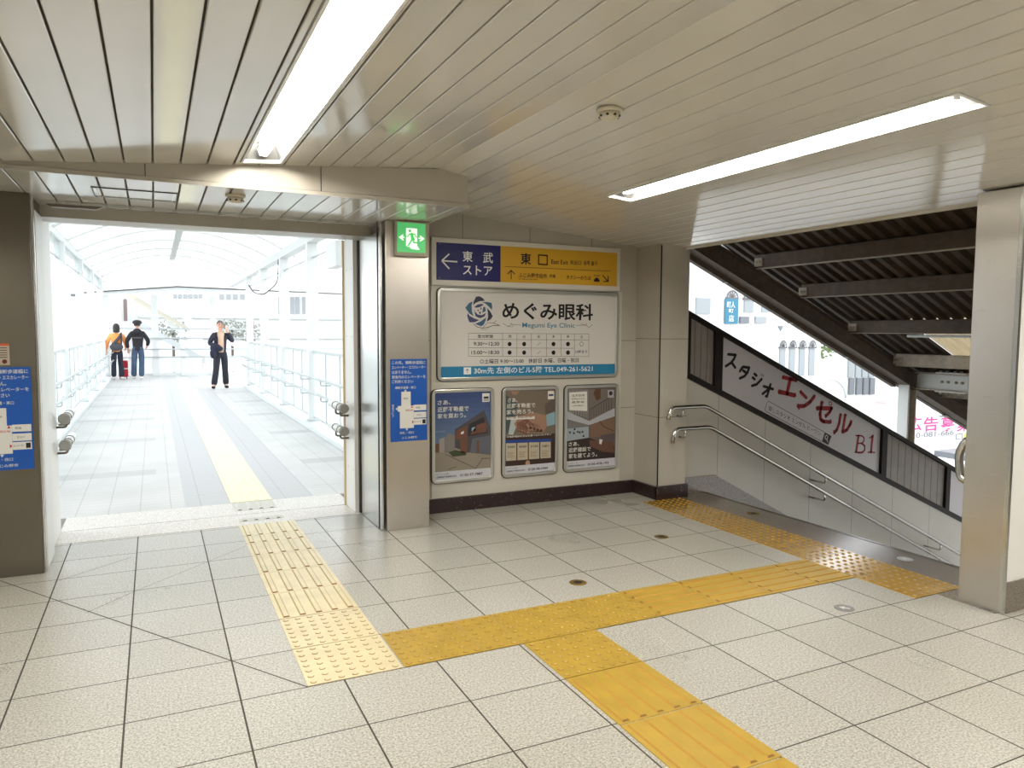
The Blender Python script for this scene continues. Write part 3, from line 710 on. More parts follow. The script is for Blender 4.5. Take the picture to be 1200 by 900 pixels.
def art2(a, x0, x1, z0, z1):
    a.raw([(x0, z0), (x1, z0), (x1, z1), (x0, z1)], ink('p2 base', (112, 100, 88)), 0)
    a.raw([(x0, z0), (x1, z0), (x1, z0+.33), (x0, z0+.33)], ink('p2 dark', (60, 44, 38)), 1)
    a.poly([(85, 100), (140, 150), (215, 200), (180, 330), (130, 480), (85, 500)], ink('p2 suit', (66, 78, 76)), 2)
    a.poly([(470, 210), (568, 140), (568, 290), (480, 330)], ink('p2 shade', (92, 80, 74)), 2)
    a.poly([(482, 305), (568, 275), (568, 395), (490, 415)], ink('p2 cuff', (128, 158, 168)), 3)
    SK = ink('p2 skin', (150, 116, 98)); SD = ink('p2 skin shade', (112, 78, 64)); SW = ink('p2 shirt', (168, 176, 176))
    a.poly([(150, 350), (215, 310), (200, 420), (170, 495), (125, 490)], SW, 3)
    a.poly([(180, 390), (230, 320), (330, 285), (400, 290), (480, 310), (490, 410), (455, 470), (330, 460), (240, 480), (205, 440)], SK, 4)
    a.poly([(205, 380), (300, 340), (340, 380), (300, 470), (215, 450)], SD, 5)
    for i in range(4):
        x = 290+32*i; a.stroke([(x, 380+i*6), (x+45, 430+i*8), (x+50, 468)], 22, SK, 6); a.stroke([(x+14, 378+i*6), (x+58, 426+i*8)], 4, SD, 7)
    for i in range(4): a.stroke([(225+26*i, 425+9*i), (232+26*i, 465+9*i)], 20, SK, 6); a.stroke([(212+26*i, 430+9*i), (219+26*i, 468+9*i)], 3, SD, 7)
    a.poly([(150, 75), (240, 75), (200, 120), (160, 110)], SK, 2)
    a.poly([(100, 545), (535, 530), (535, 558), (100, 575)], ink('p2 blue', (42, 66, 132)), 3)
    CR = ink('p2 cream', (178, 168, 148))
    for i in range(4):
        x = 103+108*i; a.poly([(x, 575-4*i), (x+98, 572-4*i), (x+98, 735-8*i), (x, 742-8*i)], CR, 4)
        a.text(('売却査定', '買取相談', '仲介売却', '住替え')[i], x+16, 600-3*i, 622-3*i, x+86, INKB, k=5)
        for k_ in range(5): a.stroke([(x+14, 660+12*k_-4*i), (x+82-(k_ % 3)*10, 659+12*k_-4*i)], 2.5, SD, 5, cap=False)
    a.disc(308, 760, 22, ink('p2 dot', (176, 140, 120)), 4)
    a.poly([(498, 82), (556, 80), (556, 158), (498, 160)], PW, 5); a.poly([(505, 112), (550, 110), (550, 128), (505, 130)], ink('p2 navy', (42, 56, 110)), 6)
    a.poly([(108, 328), (372, 318), (372, 345), (108, 352)], PW, 8)
    a.text('売却のご相談・無料査定は近藤不動産へ', 116, 326, 346, 364, SD, k=9)
    a.text('不動産売却の方法を選べる4つのプラン', 110, 508, 525, 530, PW, k=5)
poster('framed handshake poster, the middle one of three under the clinic board', 2.655, 3.20, .245, 1.022, c2, art2,
    [('さあ、', 120, 150, 190, 215, PW, .012), ('近藤不動産で', 110, 202, 248, 380, PW, .012), ('家を売ろう。', 110, 260, 305, 362, PW, .012)], '0120-98-5444')
c3 = lambda x, y: (655+x/8.187, 445+y/8.187)
def art3(a, x0, x1, z0, z1):
    a.raw([(x0, z0), (x1, z0), (x1, z1), (x0, z1)], ink('p3 base', (98, 88, 82)), 0)
    a.poly([(285, 90), (535, 90), (535, 260), (300, 400)], ink('p3 upper', (112, 104, 98)), 1); a.poly([(350, 90), (400, 90), (400, 180), (360, 200), (330, 130)], ink('p3 curve', (92, 64, 48)), 2)
    BE = ink('p3 beam', (168, 168, 176)); a.poly([(75, 300), (290, 395), (535, 270), (535, 350), (290, 435), (75, 378)], BE, 4)
    a.poly([(75, 90), (285, 90), (285, 380), (75, 300)], ink('p3 wall', (126, 122, 120)), 1)
    for i in range(9): a.stroke([(310+24*i, 290-16*i), (310+24*i, 375-12*i)], 3, W3, 5, cap=False)
    for i in range(6): a.stroke([(150+24*i, 300+4*i), (150+24*i, 340+8*i)], 3, W3, 5, cap=False)
    a.stroke([(300, 285), (530, 140)], 5, W3, 5)
    a.poly([(75, 385), (285, 425), (285, 560), (75, 590)], ink('p3 window', (150, 160, 168)), 2); a.poly([(75, 385), (285, 425), (285, 450), (75, 470)], ink('p3 tone', (112, 110, 108)), 3)
    a.poly([(300, 430), (535, 360), (535, 560), (400, 540), (300, 560)], ink('p3 wood', (118, 94, 78)), 2)
    a.poly([(400, 530), (535, 510), (535, 600), (410, 590)], ink('p3 grey', (88, 78, 80)), 3)
    a.poly([(75, 590), (285, 555), (400, 600), (535, 640), (535, 760), (75, 790)], ink('p3 sofa', (52, 42, 40)), 3)
    a.poly([(290, 580), (520, 600), (530, 700), (420, 690), (300, 640)], ink('p3 rose', (100, 70, 62)), 4)
    a.poly([(388, 570), (418, 575), (405, 620), (385, 612)], PW, 5); a.stroke([(390, 400), (430, 450), (520, 490)], 8, ink('p3 branch', (92, 62, 40)), 5)
    for x, y in ((105, 505), (143, 512), (180, 500), (200, 505), (225, 500), (150, 475), (235, 540)): a.disc(x, y, 9, W3, 4)
    a.poly([(97, 122), (268, 112), (270, 300), (100, 292)], PW, 6)
    for i, s_ in enumerate(('注文住宅', 'モデルハウス', '見学会')): a.text(s_, 120, 142+32*i, 164+32*i, 245, INKB, k=7)
    a.text('ご来場予約受付中', 120, 245, 258, 235, INKB, k=7)
    a.poly([(468, 98), (524, 98), (524, 172), (468, 172)], BE, 6); a.disc(496, 130, 18, W3, 7)
W3 = ink('p3 rail', (48, 44, 44))
poster('framed interior poster of a staircase room, rightmost of the three posters', 3.262, 3.835, .245, 1.022, c3, art3,
    [('さあ、', 92, 600, 640, 195, PW, .012), ('近藤建設で', 92, 655, 700, 305, PW, .012), ('家を建てよう。', 92, 712, 758, 365, PW, .012)], '0120-478-193')

# ---- blue guide maps on the pillars (local metres, copied layout)
BLUE = ink('guide blue', (20, 76, 156)); MAPW = ink('map pale', (200, 200, 196)); RED = ink('map red', (176, 36, 34))
def guide(x1, z1, Y, label):
    W_, H_ = .285, .617; x0 = x1-W_; z0 = z1-H_
    t = thing('guide_sign', ((x0+x1)/2, Y, z0), label, 'sign')
    pl_ = MB().box(x0, x1, Y, Y+.0045, z0, z1, BLUE).build('plate', t)
    cv = lambda cx, cy: (x0+(cx-62)/356*W_, z1-(cy-60)/795*H_)
    a = Art(Y-.0003, conv=cv, px=False); sc = W_/356
    def S(p, w_, m, k=2): a.stroke(p, w_, m, k, cap=False)
    T = lambda s_, x, y, y2, xx, m=MAPW, k=2, b=.008: a.text(s_, x, y, y2, xx, m, k=k, bold=b)
    T('この先、横断歩道橋に', 76, 78, 110, 402); T('エレベーター・エスカレーター', 76, 124, 154, 402); T('はありません。', 76, 170, 202, 262); T('駅舎内のエレベーターを', 76, 216, 248, 402); T('ご利用ください', 76, 260, 292, 280)
    T('横断歩道橋・東口', 106, 322, 348, 304, b=.005)
    a.poly([(192, 372), (205, 352), (218, 372)], MAPW)
    a.poly([(165, 375), (255, 375), (255, 510), (285, 510), (285, 728), (150, 728), (150, 565), (130, 565), (130, 510), (165, 510)], MAPW, 2)
    a.poly([(108, 538), (127, 524), (127, 552)], MAPW); a.poly([(205, 732), (230, 732), (217, 754)], MAPW)
    for y0, y1 in ((505, 560), (575, 632), (640, 700)): a.poly([(286, y0), (408, y0), (408, y1), (286, y1)], MAPW, 3)
    T('階段', 188, 432, 448, 228, INKB, 4); S([(195, 415), (205, 415), (205, 403), (217, 403), (217, 392), (226, 392)], 4*sc, INKB, 4)
    T('現在地', 204, 545, 565, 276, RED, 4); a.poly([(256, 532), (267, 510), (279, 532)], RED, 4)
    T('階段', 306, 523, 542, 346, INKB, 4); S([(362, 545), (372, 545), (372, 534), (383, 534), (383, 522), (394, 522)], 4*sc, INKB, 4)
    T('階段・エスカレーター', 316, 592, 614, 366, INKB, 4); a.stroke([(290, 604), (308, 604)], 3*sc, INKB, 4, cap=False)
    T('エレベーター', 290, 660, 678, 362, INKB, 4); a.stroke([(248, 670), (280, 670)], 5*sc, RED, 4, cap=False); a.poly([(268, 655), (285, 670), (268, 686)], RED, 4)
    a.poly([(370, 650), (400, 650), (400, 690), (370, 690)], INKB, 4)
    T('改札・西口', 148, 760, 784, 284); T('ふじみ野市', 165, 808, 832, 316)
    for i, ch in enumerate('東武ストア'): T(ch, 74, 494+26*i, 516+26*i, 94)
    a.build('lettering', pl_)
guide(1.852, 1.290, 5.3045, 'blue guide map sign on the pillar right of the gate')
guide(-.672, 1.272, 5.2545, 'blue guide map sign on the dark pillar left of the gate')
t = thing('notice_sticker', (-.84, 5.257, 1.28), 'small white notice with a red band above the left guide map', 'sticker')
MB().box(-.90, -.775, 5.2565, 5.2595, 1.285, 1.412, ink('sticker', (170, 160, 146))).build('sheet', t)
a = Art(5.2562, px=False); a.raw([(-.90, 1.412), (-.775, 1.412), (-.775, 1.398), (-.90, 1.398)], ink('orange', (196, 90, 50)), 1); a.disc_w(-.80, 1.305, .013, ink('maroon', (100, 30, 30)), 5.2556)
for i in range(5): a.raw([(-.89, 1.388-.014*i), (-.785, 1.388-.014*i), (-.785, 1.384-.014*i), (-.89, 1.384-.014*i)], INKB, 1)
a.build('print', t)

# ---- sloping signs on the stair wall
def top(x): return 1.69-.445*(x-4.45)
t = thing('sloping_sign_band', (6.5, 5.5, -.3), 'long black-framed sloping panel band on top of the stair wall', 'sign')
FW = .045
def para(mb, x0, x1, zlo, zhi, ya, yb, m): mb.prism([(x0, zlo(x0)), (x1, zlo(x1)), (x1, zhi(x1)), (x0, zhi(x0))], 1, ya, yb, m)
mb = MB(); XE = 10.5
para(mb, 4.345, XE, lambda x: top(x)-FW, top, 5.43, 5.52, FRAMEB); para(mb, 4.345, XE, lambda x: zs(x)-.035, lambda x: zs(x)+.02, 5.43, 5.52, FRAMEB)
for a_, b_ in ((4.345, 4.46), (4.755, 4.845), (7.115, 7.195), (8.235, 8.305), (10.40, 10.5)):
    para(mb, a_, b_, lambda x: zs(x)+.02, lambda x: top(x)-FW, 5.435, 5.515, FRAMEB)
mb.build('frame', t)
GP = mat('grey ribbed panel', (126, 120, 114), .45, noise=.12, nscale=7); SP = mat('lilac white sign sheet', (188, 184, 188), .4)
def ribbed(x0, x1, nm, m, n):
    mb = MB(); para(mb, x0, x1, lambda x: zs(x)+.02, lambda x: top(x)-FW, 5.47, 5.50, m)
    for i in range(1, n):
        x = x0+(x1-x0)*i/n; para(mb, x-.003, x+.003, lambda q: zs(q)+.021, lambda q: top(q)-FW-.001, 5.4685, 5.47, mat('rib shade', (84, 78, 72), .6))
    mb.build(nm, t)
ribbed(4.46, 4.755, 'ribbed_panel', GP, 4); ribbed(7.195, 8.235, 'ribbed_panel', GP, 9)
mb = MB(); para(mb, 8.305, 10.4, lambda x: zs(x)+.02, lambda x: top(x)-FW, 5.47, 5.50, SP); mb.build('blank_panel', t)
mb = MB(); para(mb, 4.845, 7.115, lambda x: zs(x)+.02, lambda x: top(x)-FW, 5.47, 5.50, SP); sp = mb.build('sign_panel', t); sp['label'] = 'white studio sign panel'
YS = 5.4695
a = Art(YS, conv=lambda x, y: (835+x/12, 385+y/12)); KB = ink('studio black', (24, 20, 18))
for pts in ([(220, 362), (325, 372), (300, 430), (262, 480), (188, 528)], [(268, 478), (318, 548)],
            [(425, 540), (385, 600)], [(430, 540), (515, 550), (490, 620), (450, 670), (385, 700)], [(430, 590), (475, 625)],
            [(590, 638), (618, 662)], [(565, 690), (592, 712)], [(555, 805), (620, 785), (690, 712)], [(680, 635), (690, 668)], [(705, 640), (714, 675)]):
    a.stroke(pts, 31 if pts[0] not in ((680, 635), (705, 640)) else 8, KB)
a.build('lettering', sp)
a = Art(YS, conv=lambda x, y: (885+x/12, 450+y/12))
for pts in ([(120, 32), (250, 72)], [(215, 5), (165, 175), (150, 170)], [(185, 75), (105, 138)]): a.stroke(pts, 30, KB)
SR = ink('studio red', (140, 18, 24))
a.build('lettering', sp)
a = Art(YS, conv=lambda x, y: (900+x/8.571, 420+y/8.571))
for pts, wd in (([(150, 190), (285, 218)], 24), ([(225, 205), (190, 355)], 26), ([(112, 335), (270, 372)], 28), ([(150, 168), (143, 210)], 10), ([(288, 200), (280, 242)], 10), ([(112, 310), (108, 358)], 10), ([(276, 345), (268, 390)], 10),
    ([(325, 335), (385, 395)], 22), ([(335, 318), (318, 340)], 9), ([(300, 480), (365, 478), (420, 440), (465, 380)], 26), ([(298, 455), (312, 515)], 12), ([(455, 370), (478, 378)], 9),
    ([(492, 500), (640, 502)], 26), ([(490, 482), (494, 528)], 10), ([(540, 440), (522, 560), (530, 615), (560, 635), (628, 640)], 24), ([(525, 442), (560, 442)], 9), ([(632, 612), (622, 655)], 11), ([(640, 500), (618, 540), (580, 580)], 22), ([(572, 560), (580, 600)], 9),
    ([(612, 440), (618, 468)], 6), ([(612, 440), (636, 436), (640, 465), (618, 470)], 6),
    ([(728, 565), (715, 650), (690, 720), (664, 745)], 22), ([(716, 560), (744, 566)], 9), ([(658, 722), (668, 765)], 9), ([(776, 568), (748, 740), (790, 720), (822, 670), (836, 635)], 22), ([(762, 562), (792, 570)], 9), ([(826, 622), (842, 640)], 8)):
    wd *= 1.2; a.stroke(pts, wd, SR, cap=False)
    if wd > 15: a.stroke([p for p in pts], wd*.88, SR, 2)
a.build('lettering', sp)
a = Art(YS, conv=lambda x, y: (1000+x/7.5, 460+y/7.5))
for pts, wd in (([(45, 380), (25, 520)], 17), ([(22, 378), (75, 380), (95, 400), (90, 430), (72, 446), (45, 447)], 9), ([(72, 446), (100, 470), (98, 505), (80, 526), (40, 528)], 12), ([(10, 525), (45, 528)], 7), ([(168, 385), (155, 522)], 18), ([(140, 400), (178, 375)], 7), ([(130, 524), (188, 526)], 8)): a.stroke(pts, wd, SR, 3)
a.build('lettering', sp)
# search box
a = Art(YS, conv=lambda x, y: (885+x/12, 450+y/12))
a.stroke([(1070, 735), (960, 670), (185, 240), (165, 265), (135, 360), (150, 385), (940, 810)], 5, KB, cap=False)
a.poly([(975, 685), (1072, 738), (1025, 858), (938, 808)], KB, 2)
c_ = a.p(995, 755); sc = a.p(996, 755)[0]-c_[0]
a.disc(1000, 748, 24, SP, 3, r2=14); a.stroke([(1005, 775), (1018, 812)], 10, SP, 3)
vs, fs = text_geo('貸しスタジオ エンゼル ビーワン', 0)
A0 = a.p(185, 372); A1 = a.p(915, 735); A2 = a.p(185, 300)
a.fit(vs, fs, A0[0], A1[0], A0[1], A2[1]-.0, KB, 1, slope=(A1[1]-A0[1])/(A1[0]-A0[0]))
a.build('search_box_print', sp)

# ================================================================== TACTILE PAVING
RIM = mat('worn tactile rim', (128, 92, 40), .7)
SIDE = mat('shaded bar side', (172, 130, 44), .6); SIDEP = mat('shaded pale bar side', (186, 166, 112), .6)  # shading of the raised bars put into darker side colours
def tactile(x0, x1, y0, y1, kind, m, label, group=None, nb=5, name='tactile_tile', rim=RIM):
    side = {'yellow tactile surface': SIDE, 'glare-washed yellow tactile surface': SIDEP}.get(m.name)
    g = .0025; mb = MB(); z = .0035
    mb.box(x0+g, x1-g, y0+g, y1-g, .0002, z, m)
    if kind == 'dots':
        nx = max(1, round((x1-x0)/.0585)); ny = max(1, round((y1-y0)/.0585)); px = (x1-x0)/nx; py = (y1-y0)/ny
        for i in range(nx):
            for j in range(ny):
                c = (x0+px*(i+.5), y0+py*(j+.5), z)
                vs = []; n = 8
                for r, h in ((.0145, .0002), (.0125, .0022), (.0085, .0050)):
                    vs += [(c[0]+r*math.cos(2*math.pi*k/n), c[1]+r*math.sin(2*math.pi*k/n), z+h) for k in range(n)]
                mb.add(vs, [(k, (k+1) % n, n+(k+1) % n, n+k) for k in range(n)], rim, True)
                mb.add(vs[n:], [(k, (k+1) % n, n+(k+1) % n, n+k) for k in range(n)]+[tuple(range(n, 2*n))], m, True)
    else:
        L = (y1-y0) if kind == 'barsy' else (x1-x0); Wd = (x1-x0) if kind == 'barsy' else (y1-y0)
        for i in range(nb):
            c = Wd*(i+.5)/nb; a, b = .012, L-.012
            def P(u, v, h): return (x0+u, y0+v, z+h) if kind == 'barsy' else (x0+v, y0+u, z+h)
            o = [(c-.017, a), (c+.017, a), (c+.017, b), (c-.017, b)]; t_ = [(c-.011, a+.007), (c+.011, a+.007), (c+.011, b-.007), (c-.011, b-.007)]
            vs = [P(u, v, .0002) for u, v in o]+[P(u, v, .005) for u, v in t_]
            mb.add(vs, [(4, 5, 6, 7)], m); mb.add(vs, [(1, 2, 6, 5), (3, 0, 4, 7)], side or m); mb.add(vs, [(0, 1, 5, 4), (2, 3, 7, 6)], rim)
    return tag(mb.build(name, recalc=True), label, 'tactile tile', group)
ORD = ['nearest', 'second', 'third', 'fourth', 'fifth', 'sixth', 'seventh', 'eighth']
ys = [3.89, 4.29, 4.69, 5.08, 5.39, 5.59, 5.93]
for i in range(6): tactile(.545, .965, ys[i], ys[i+1], 'barsy', YELP, 'pale worn bar tile of the strip running to the gate, %s to the camera' % ORD[i], 'bar tiles running to the gate')
tactile(.545, .965, 3.49, 3.885, 'dots', YELP, 'pale worn dotted tile at the strip corner, the one nearer the gate', 'pale corner dotted tiles')
tactile(.545, .965, 3.09, 3.485, 'dots', YELP, 'pale worn dotted tile at the strip corner, the one nearer the camera', 'pale corner dotted tiles')
for (a, b), l in zip(((.97, 1.36), (1.36, 1.56), (1.56, 1.97), (1.97, 2.38)), ('yellow dotted tile touching the pale corner tiles', 'narrow half-width yellow dotted tile in the cross strip', 'yellow dotted tile at the head of the branch towards the camera', 'yellow dotted tile where the cross strip turns to bars')):
    tactile(a, b, 3.09, 3.49, 'dots', YEL, l, 'dotted tiles of the cross strip')
xs = [2.38, 2.78, 3.17, 3.55, 3.85]
for i in range(4): tactile(xs[i], xs[i+1], 3.09, 3.49, 'barsx', YEL, 'yellow bar tile of the cross strip, %s counted from the dotted tiles' % ['first', 'second', 'third', 'fourth'][i], 'bar tiles towards the stairs')
tactile(1.56, 1.97, 2.69, 3.087, 'dots', YEL, 'yellow dotted tile at the top of the branch towards the camera')
for i, (a, b) in enumerate(((2.27, 2.687), (1.85, 2.267), (1.43, 1.847))):
    tactile(1.56, 1.97, a, b, 'barsy', YEL, 'yellow bar tile of the branch towards the camera, %s below the dotted tile' % ['first', 'second', 'third'][i], 'bar tiles of the near branch')
ys = [2.69, 3.09, 3.49, 3.89, 4.29, 4.69, 5.09, 5.30]
YELL = mat('landing yellow tactile surface', (186, 148, 56), .15, spec=.9, noise=.10, nscale=9, coat=1.0)
YELL.node_tree.nodes['Principled BSDF'].inputs['Coat Roughness'].default_value = .18
for i in range(7): tactile(3.85, 4.27 if i < 6 else 4.27, ys[i], ys[i+1], 'dots', YELL, 'yellow dotted tile of the stair-head strip, %s to the camera' % ORD[i], 'dotted tiles along the stair head', rim=RIM)
GR = mat('grey tactile plate', (186, 182, 170), .35, .4)
tactile(.565, .905, 6.04, 6.14, 'barsy', GR, 'small grey metal bar plate on the gate threshold, inner one', nb=4, name='threshold_plate', rim=mat('dark plate edge', (88, 82, 74), .5))
tactile(.565, .905, 6.42, 6.735, 'barsy', GR, 'grey metal bar plate on the outer edge of the gate threshold', nb=4, name='threshold_plate', rim=mat('dark plate edge', (88, 82, 74), .5))
p0 = tactile(.56, .91, 6.75, 7.10, 'barsy', YELO, 'faded yellow tactile tile in the line along the footbridge', 'faded tactile tiles along the footbridge', nb=4, rim=YELO)
for i in range(1, 41):
    c = p0.copy(); COL.objects.link(c); c.location = Vector(p0.location)+Vector((0, .35*i, 0))

# floor studs
def stud(x, y, label, m1, m2, r=.052, arrow=False):
    t = thing('floor_marker', (x, y, 0), label, 'floor marker')
    MB().lathe((x, y, .0003), [(r, 0), (r, .0016), (r*.95, .0022)], m1, 24).build('disc', t)
    if arrow:
        mb = MB(); k = r*.55
        pts = [(-k, -.25*k), (0, -.25*k), (0, -.8*k), (k, 0), (0, .8*k), (0, .25*k), (-k, .25*k)]
        q = 2.2; P = [(x+px*math.cos(q)-py*math.sin(q), y+px*math.sin(q)+py*math.cos(q)) for px, py in pts]
        mb.prism(P, 2, .0024, .0034, m2); mb.build('arrow', t)
    else:
        MB().lathe((x, y, .0003), [(r*.5, .002), (r*.45, .0034)], m2, 16).build('centre', t)
BRASS = mat('tarnished brass', (150, 124, 58), .4, .7, noise=.3, nscale=40); DKB = mat('dark worn metal', (58, 50, 44), .5, .4)
stud(2.25, 3.73, 'round brass floor stud left of the second one, nearer the camera', BRASS, DKB)
stud(3.32, 4.33, 'round brass floor stud near the column, further from the camera', BRASS, DKB)
stud(3.36, 2.76, 'grey round floor sticker with a pale arrow below the cross strip', mat('grey sticker', (128, 126, 128), .4), PW, .052, True)
stud(4.45, 4.58, 'dull yellow round marker on the dark granite stair-head strip', BRASS, DKB, .05)
stud(4.47, 3.21, 'pale grey round marker on the granite strip near the right pillar', mat('pale sticker', (160, 164, 168), .35), PW, .05, True)

# ================================================================== HANDRAILS AT THE STAIRS
def rail_thing(name, label, pts, brk, r=.019, n_cap=True):
    o = pts[0]; t = thing(name, o, label, 'handrail')
    MB().tube(pts, r, CHROME, 14).build('rail', t)
    for b in brk: MB().tube(b, .0095, CHROME, 8).build('bracket', t)
    return t
def bend(pts, r=.03, n=4):
    out = [Vector(pts[0])]
    for i in range(1, len(pts)-1):
        p = Vector(pts[i]); a = (Vector(pts[i-1])-p); b = (Vector(pts[i+1])-p); k = min(r, a.length*.45, b.length*.45)
        A = p+a.normalized()*k; B = p+b.normalized()*k
        for j in range(n+1):
            s = j/n; out.append(A*(1-s)**2+p*2*s*(1-s)+B*s*s)
    out.append(Vector(pts[-1])); return out
YR = 5.25
def rp(u, v, y=YR): return at(u, v, 1, y)
slope = -.497
u1 = rp(831, 476); u2 = Vector((8.6, YR, u1.z+slope*(8.6-u1.x)))
l1 = rp(836, 502); l2 = Vector((8.6, YR, l1.z+slope*(8.6-l1.x)))
up = bend([rp(783, 492), rp(786, 478), Vector((u1.x-.04, YR, rp(786, 478).z)), u2], .05)
lo = bend([rp(788, 519), rp(791, 503), Vector((l1.x-.04, YR, rp(791, 503).z)), l2], .05)
def ubr(x, z, yw, down=.085): return bend([(x, YR, z-.015), (x, YR, z-down), (x, yw, z-down)], .05, 5)
bu = [ubr(4.235, rp(786, 478).z, 5.33)]; bl = [ubr(4.265, rp(791, 503).z, 5.33)]
for x in (6.05, 7.9): bu.append(ubr(x, u1.z+slope*(x-u1.x), 5.45)); bl.append(ubr(x, l1.z+slope*(x-l1.x), 5.45))
rail_thing('handrail', 'upper of two polished steel handrails on the stair wall', up, bu)
rail_thing('handrail', 'lower of two polished steel handrails on the stair wall', lo, bl)
t = thing('rail_end_cover', (4.13, 2.64, .68), 'curved stainless cover sticking out behind the right pillar', 'cover')
mb = MB(); mb.tube(bend([(4.185, 2.60, .66), (4.185, 2.68, .66), (4.185, 2.70, .80), (4.185, 2.66, .89), (4.185, 2.60, .89)], .04), .024, STEELB, 10); mb.build('bar', t)
MB().box(4.17, 4.20, 2.582, 2.60, .62, .92, STEEL).build('plate', t)

# ================================================================== STAIR CANOPY
def zb(x): return 2.29-.437*(x-4.59)
t = thing('edge_girder', (7.0, 5.64, -.5), 'dirty sloping edge girder of the stair canopy, with gutter below', 'girder')
mb = MB(); X0, X1 = 4.345, 11.0
para(mb, X0, X1, lambda x: zb(x)+.015, lambda x: zb(x)+.185, 5.66, 5.68, SOOT)
para(mb, X0, X1, lambda x: zb(x), lambda x: zb(x)+.014, 5.60, 5.74, SOOT); para(mb, X0, X1, lambda x: zb(x)+.186, lambda x: zb(x)+.20, 5.60, 5.74, SOOT)
mb.build('beam', t)
mb = MB(); para(mb, X0, 7.7, lambda x: zb(x)-.05, lambda x: zb(x)+.012, 5.742, 5.80, SOOT); para(mb, 7.7, X1, lambda x: zb(x)-.01, lambda x: zb(x)+.03, 5.742, 5.80, SOOT); mb.build('gutter', t)
for x in (5.15, 6.05, 6.9, 8.6):
    MB().box(x, x+.16, 5.745, 5.82, zb(x)-.055, zb(x)-.03, WHITEO).build('bracket', t)
PX = [(4.72, 2.44), (5.38, 2.13), (5.99, 1.86), (6.73, 1.50), (7.47, 1.14), (8.3, .76), (9.2, .34)]
for i, (x, z) in enumerate(PX):
    t = thing('canopy_purlin', (x, 3.8, z), ['dark cross beam under the stair canopy, first below the ceiling edge', 'dark cross beam of the stair canopy, the topmost fully visible', 'dark cross beam of the stair canopy, second visible from the top', 'dark cross beam of the stair canopy, third from the top with a pipe', 'pale beige cross beam of the stair canopy just above the bolted beam', 'low cross beam of the stair canopy beyond the bolted beam', 'lowest cross beam of the stair canopy'][i], 'beam', 'canopy cross beams')
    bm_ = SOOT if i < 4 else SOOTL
    mb = MB(); mb.box(x-.006, x+.0, 2.55, 5.58, z, z+.135, bm_); mb.box(x-.006, x+.05, 2.55, 5.58, z+.13, z+.136, bm_); mb.build('web', t)
    MB().box(x-.012, x+.05, 2.55, 5.58, z-.004, z+.004, SOOTL).build('flange', t)
    MB().box(x-.02, x+.0, 5.50, 5.60, z+.02, z+.10, SOOTL).lathe((x-.02, 5.53, z+.06), [(.012, 0), (.012, -.015)], SOOTL, 6, ax='x').lathe((x-.02, 5.57, z+.06), [(.012, 0), (.012, -.015)], SOOTL, 6, ax='x').build('bolted_cleat', t)
o = MB().tube([(6.78, 2.55, 1.475), (6.78, 4.95, 1.475)], .014, WHITEO, 10).build('conduit_pipe'); tag(o, 'thin white conduit pipe under the third canopy cross beam', 'pipe')
# corrugated sheets
def zt(x): return 2.308-.47*(x-5.31)
def corr(x0, x1, y0, y1, m, label, name='corrugated_sheet'):
    mb = MB(); p = .135; prof = []; y = y0
    while y < y1-.01:
        for dy, h in ((0, 0), (.045, 0), (.062, .045), (.110, .045), (.127, 0)): prof.append((min(y+dy, y1), h))
        y += p
    vs = []; n = len(prof)
    for x in (x0, x1):
        for yy, h in prof: vs.append((x, yy, zt(x)+h))
    for x in (x0, x1):
        for yy, h in prof: vs.append((x, yy, zt(x)+h+.006))
    fs = [(i, i+1, n+i+1, n+i) for i in range(n-1)]+[(2*n+i, 3*n+i, 3*n+i+1, 2*n+i+1) for i in range(n-1)]
    mb.add(vs, fs, m); return tag(mb.build(name, recalc=False), label, 'roof sheet')
corr(4.345, 6.80, 2.53, 5.85, SHEET, 'dark ribbed roof sheeting over the upper stairs')
corr(6.80, 11, 4.97, 5.85, SHEET, 'dark ribbed roof sheeting over the lower stairs beside the skylight')
corr(6.80, 11, 2.53, 4.95, ROOFM, 'bright mossy see-through roof sheeting low over the stairs', 'skylight_sheet')
# post and bolted beam
t = thing('canopy_post', (7.9, 5.72, -6), 'pale steel H-section post standing outside the stair wall', 'post')
mb = MB(); mb.box(7.74, 7.76, 5.61, 5.74, -6, .93, WHITEO); mb.box(7.76, 7.87, 5.67, 5.68, -6, .89, SOOTL); mb.box(7.87, 7.885, 5.61, 5.74, -6, .85, SOOTL); mb.build('column', t)
mb = MB()
for z in (.9, .6, .3, 0): mb.lathe((7.815, 5.668, z), [(.012, 0), (.012, -.01)], SOOT, 6, ax='y')
mb.build('rivets', t)
t = thing('bolted_beam', (7.9, 3.7, .87), 'pale steel beam with a bolted splice plate across the lower stairs', 'beam')
mb = MB(); mb.box(7.84, 7.96, 2.55, 5.62, .865, .880, SOOTL); mb.box(7.84, 7.96, 2.55, 5.62, 1.045, 1.06, SOOTL); mb.box(7.895, 7.905, 2.55, 5.62, .88, 1.045, WHITEO); mb.build('girder', t)
MB().box(7.885, 7.895, 5.02, 5.36, .895, 1.03, WHITEO).box(7.835, 7.965, 5.02, 5.36, 1.06, 1.072, WHITEO).box(7.835, 7.965, 5.02, 5.36, .852, .865, WHITEO).build('splice_plate', t); spl_ = [c for c in t.children if c.name.startswith('splice')][0]
for y in (5.08, 5.15, 5.24, 5.31):
    MB().lathe((7.885, y, .965), [(.016, 0), (.016, -.015), (.008, -.022)], SOOTL, 6, ax='x').lathe((7.86, y, 1.072), [(.016, 0), (.016, .02)], SOOTL, 6).lathe((7.86, y, .852), [(.016, 0), (.016, -.02)], SOOTL, 6).build('bolt', spl_)

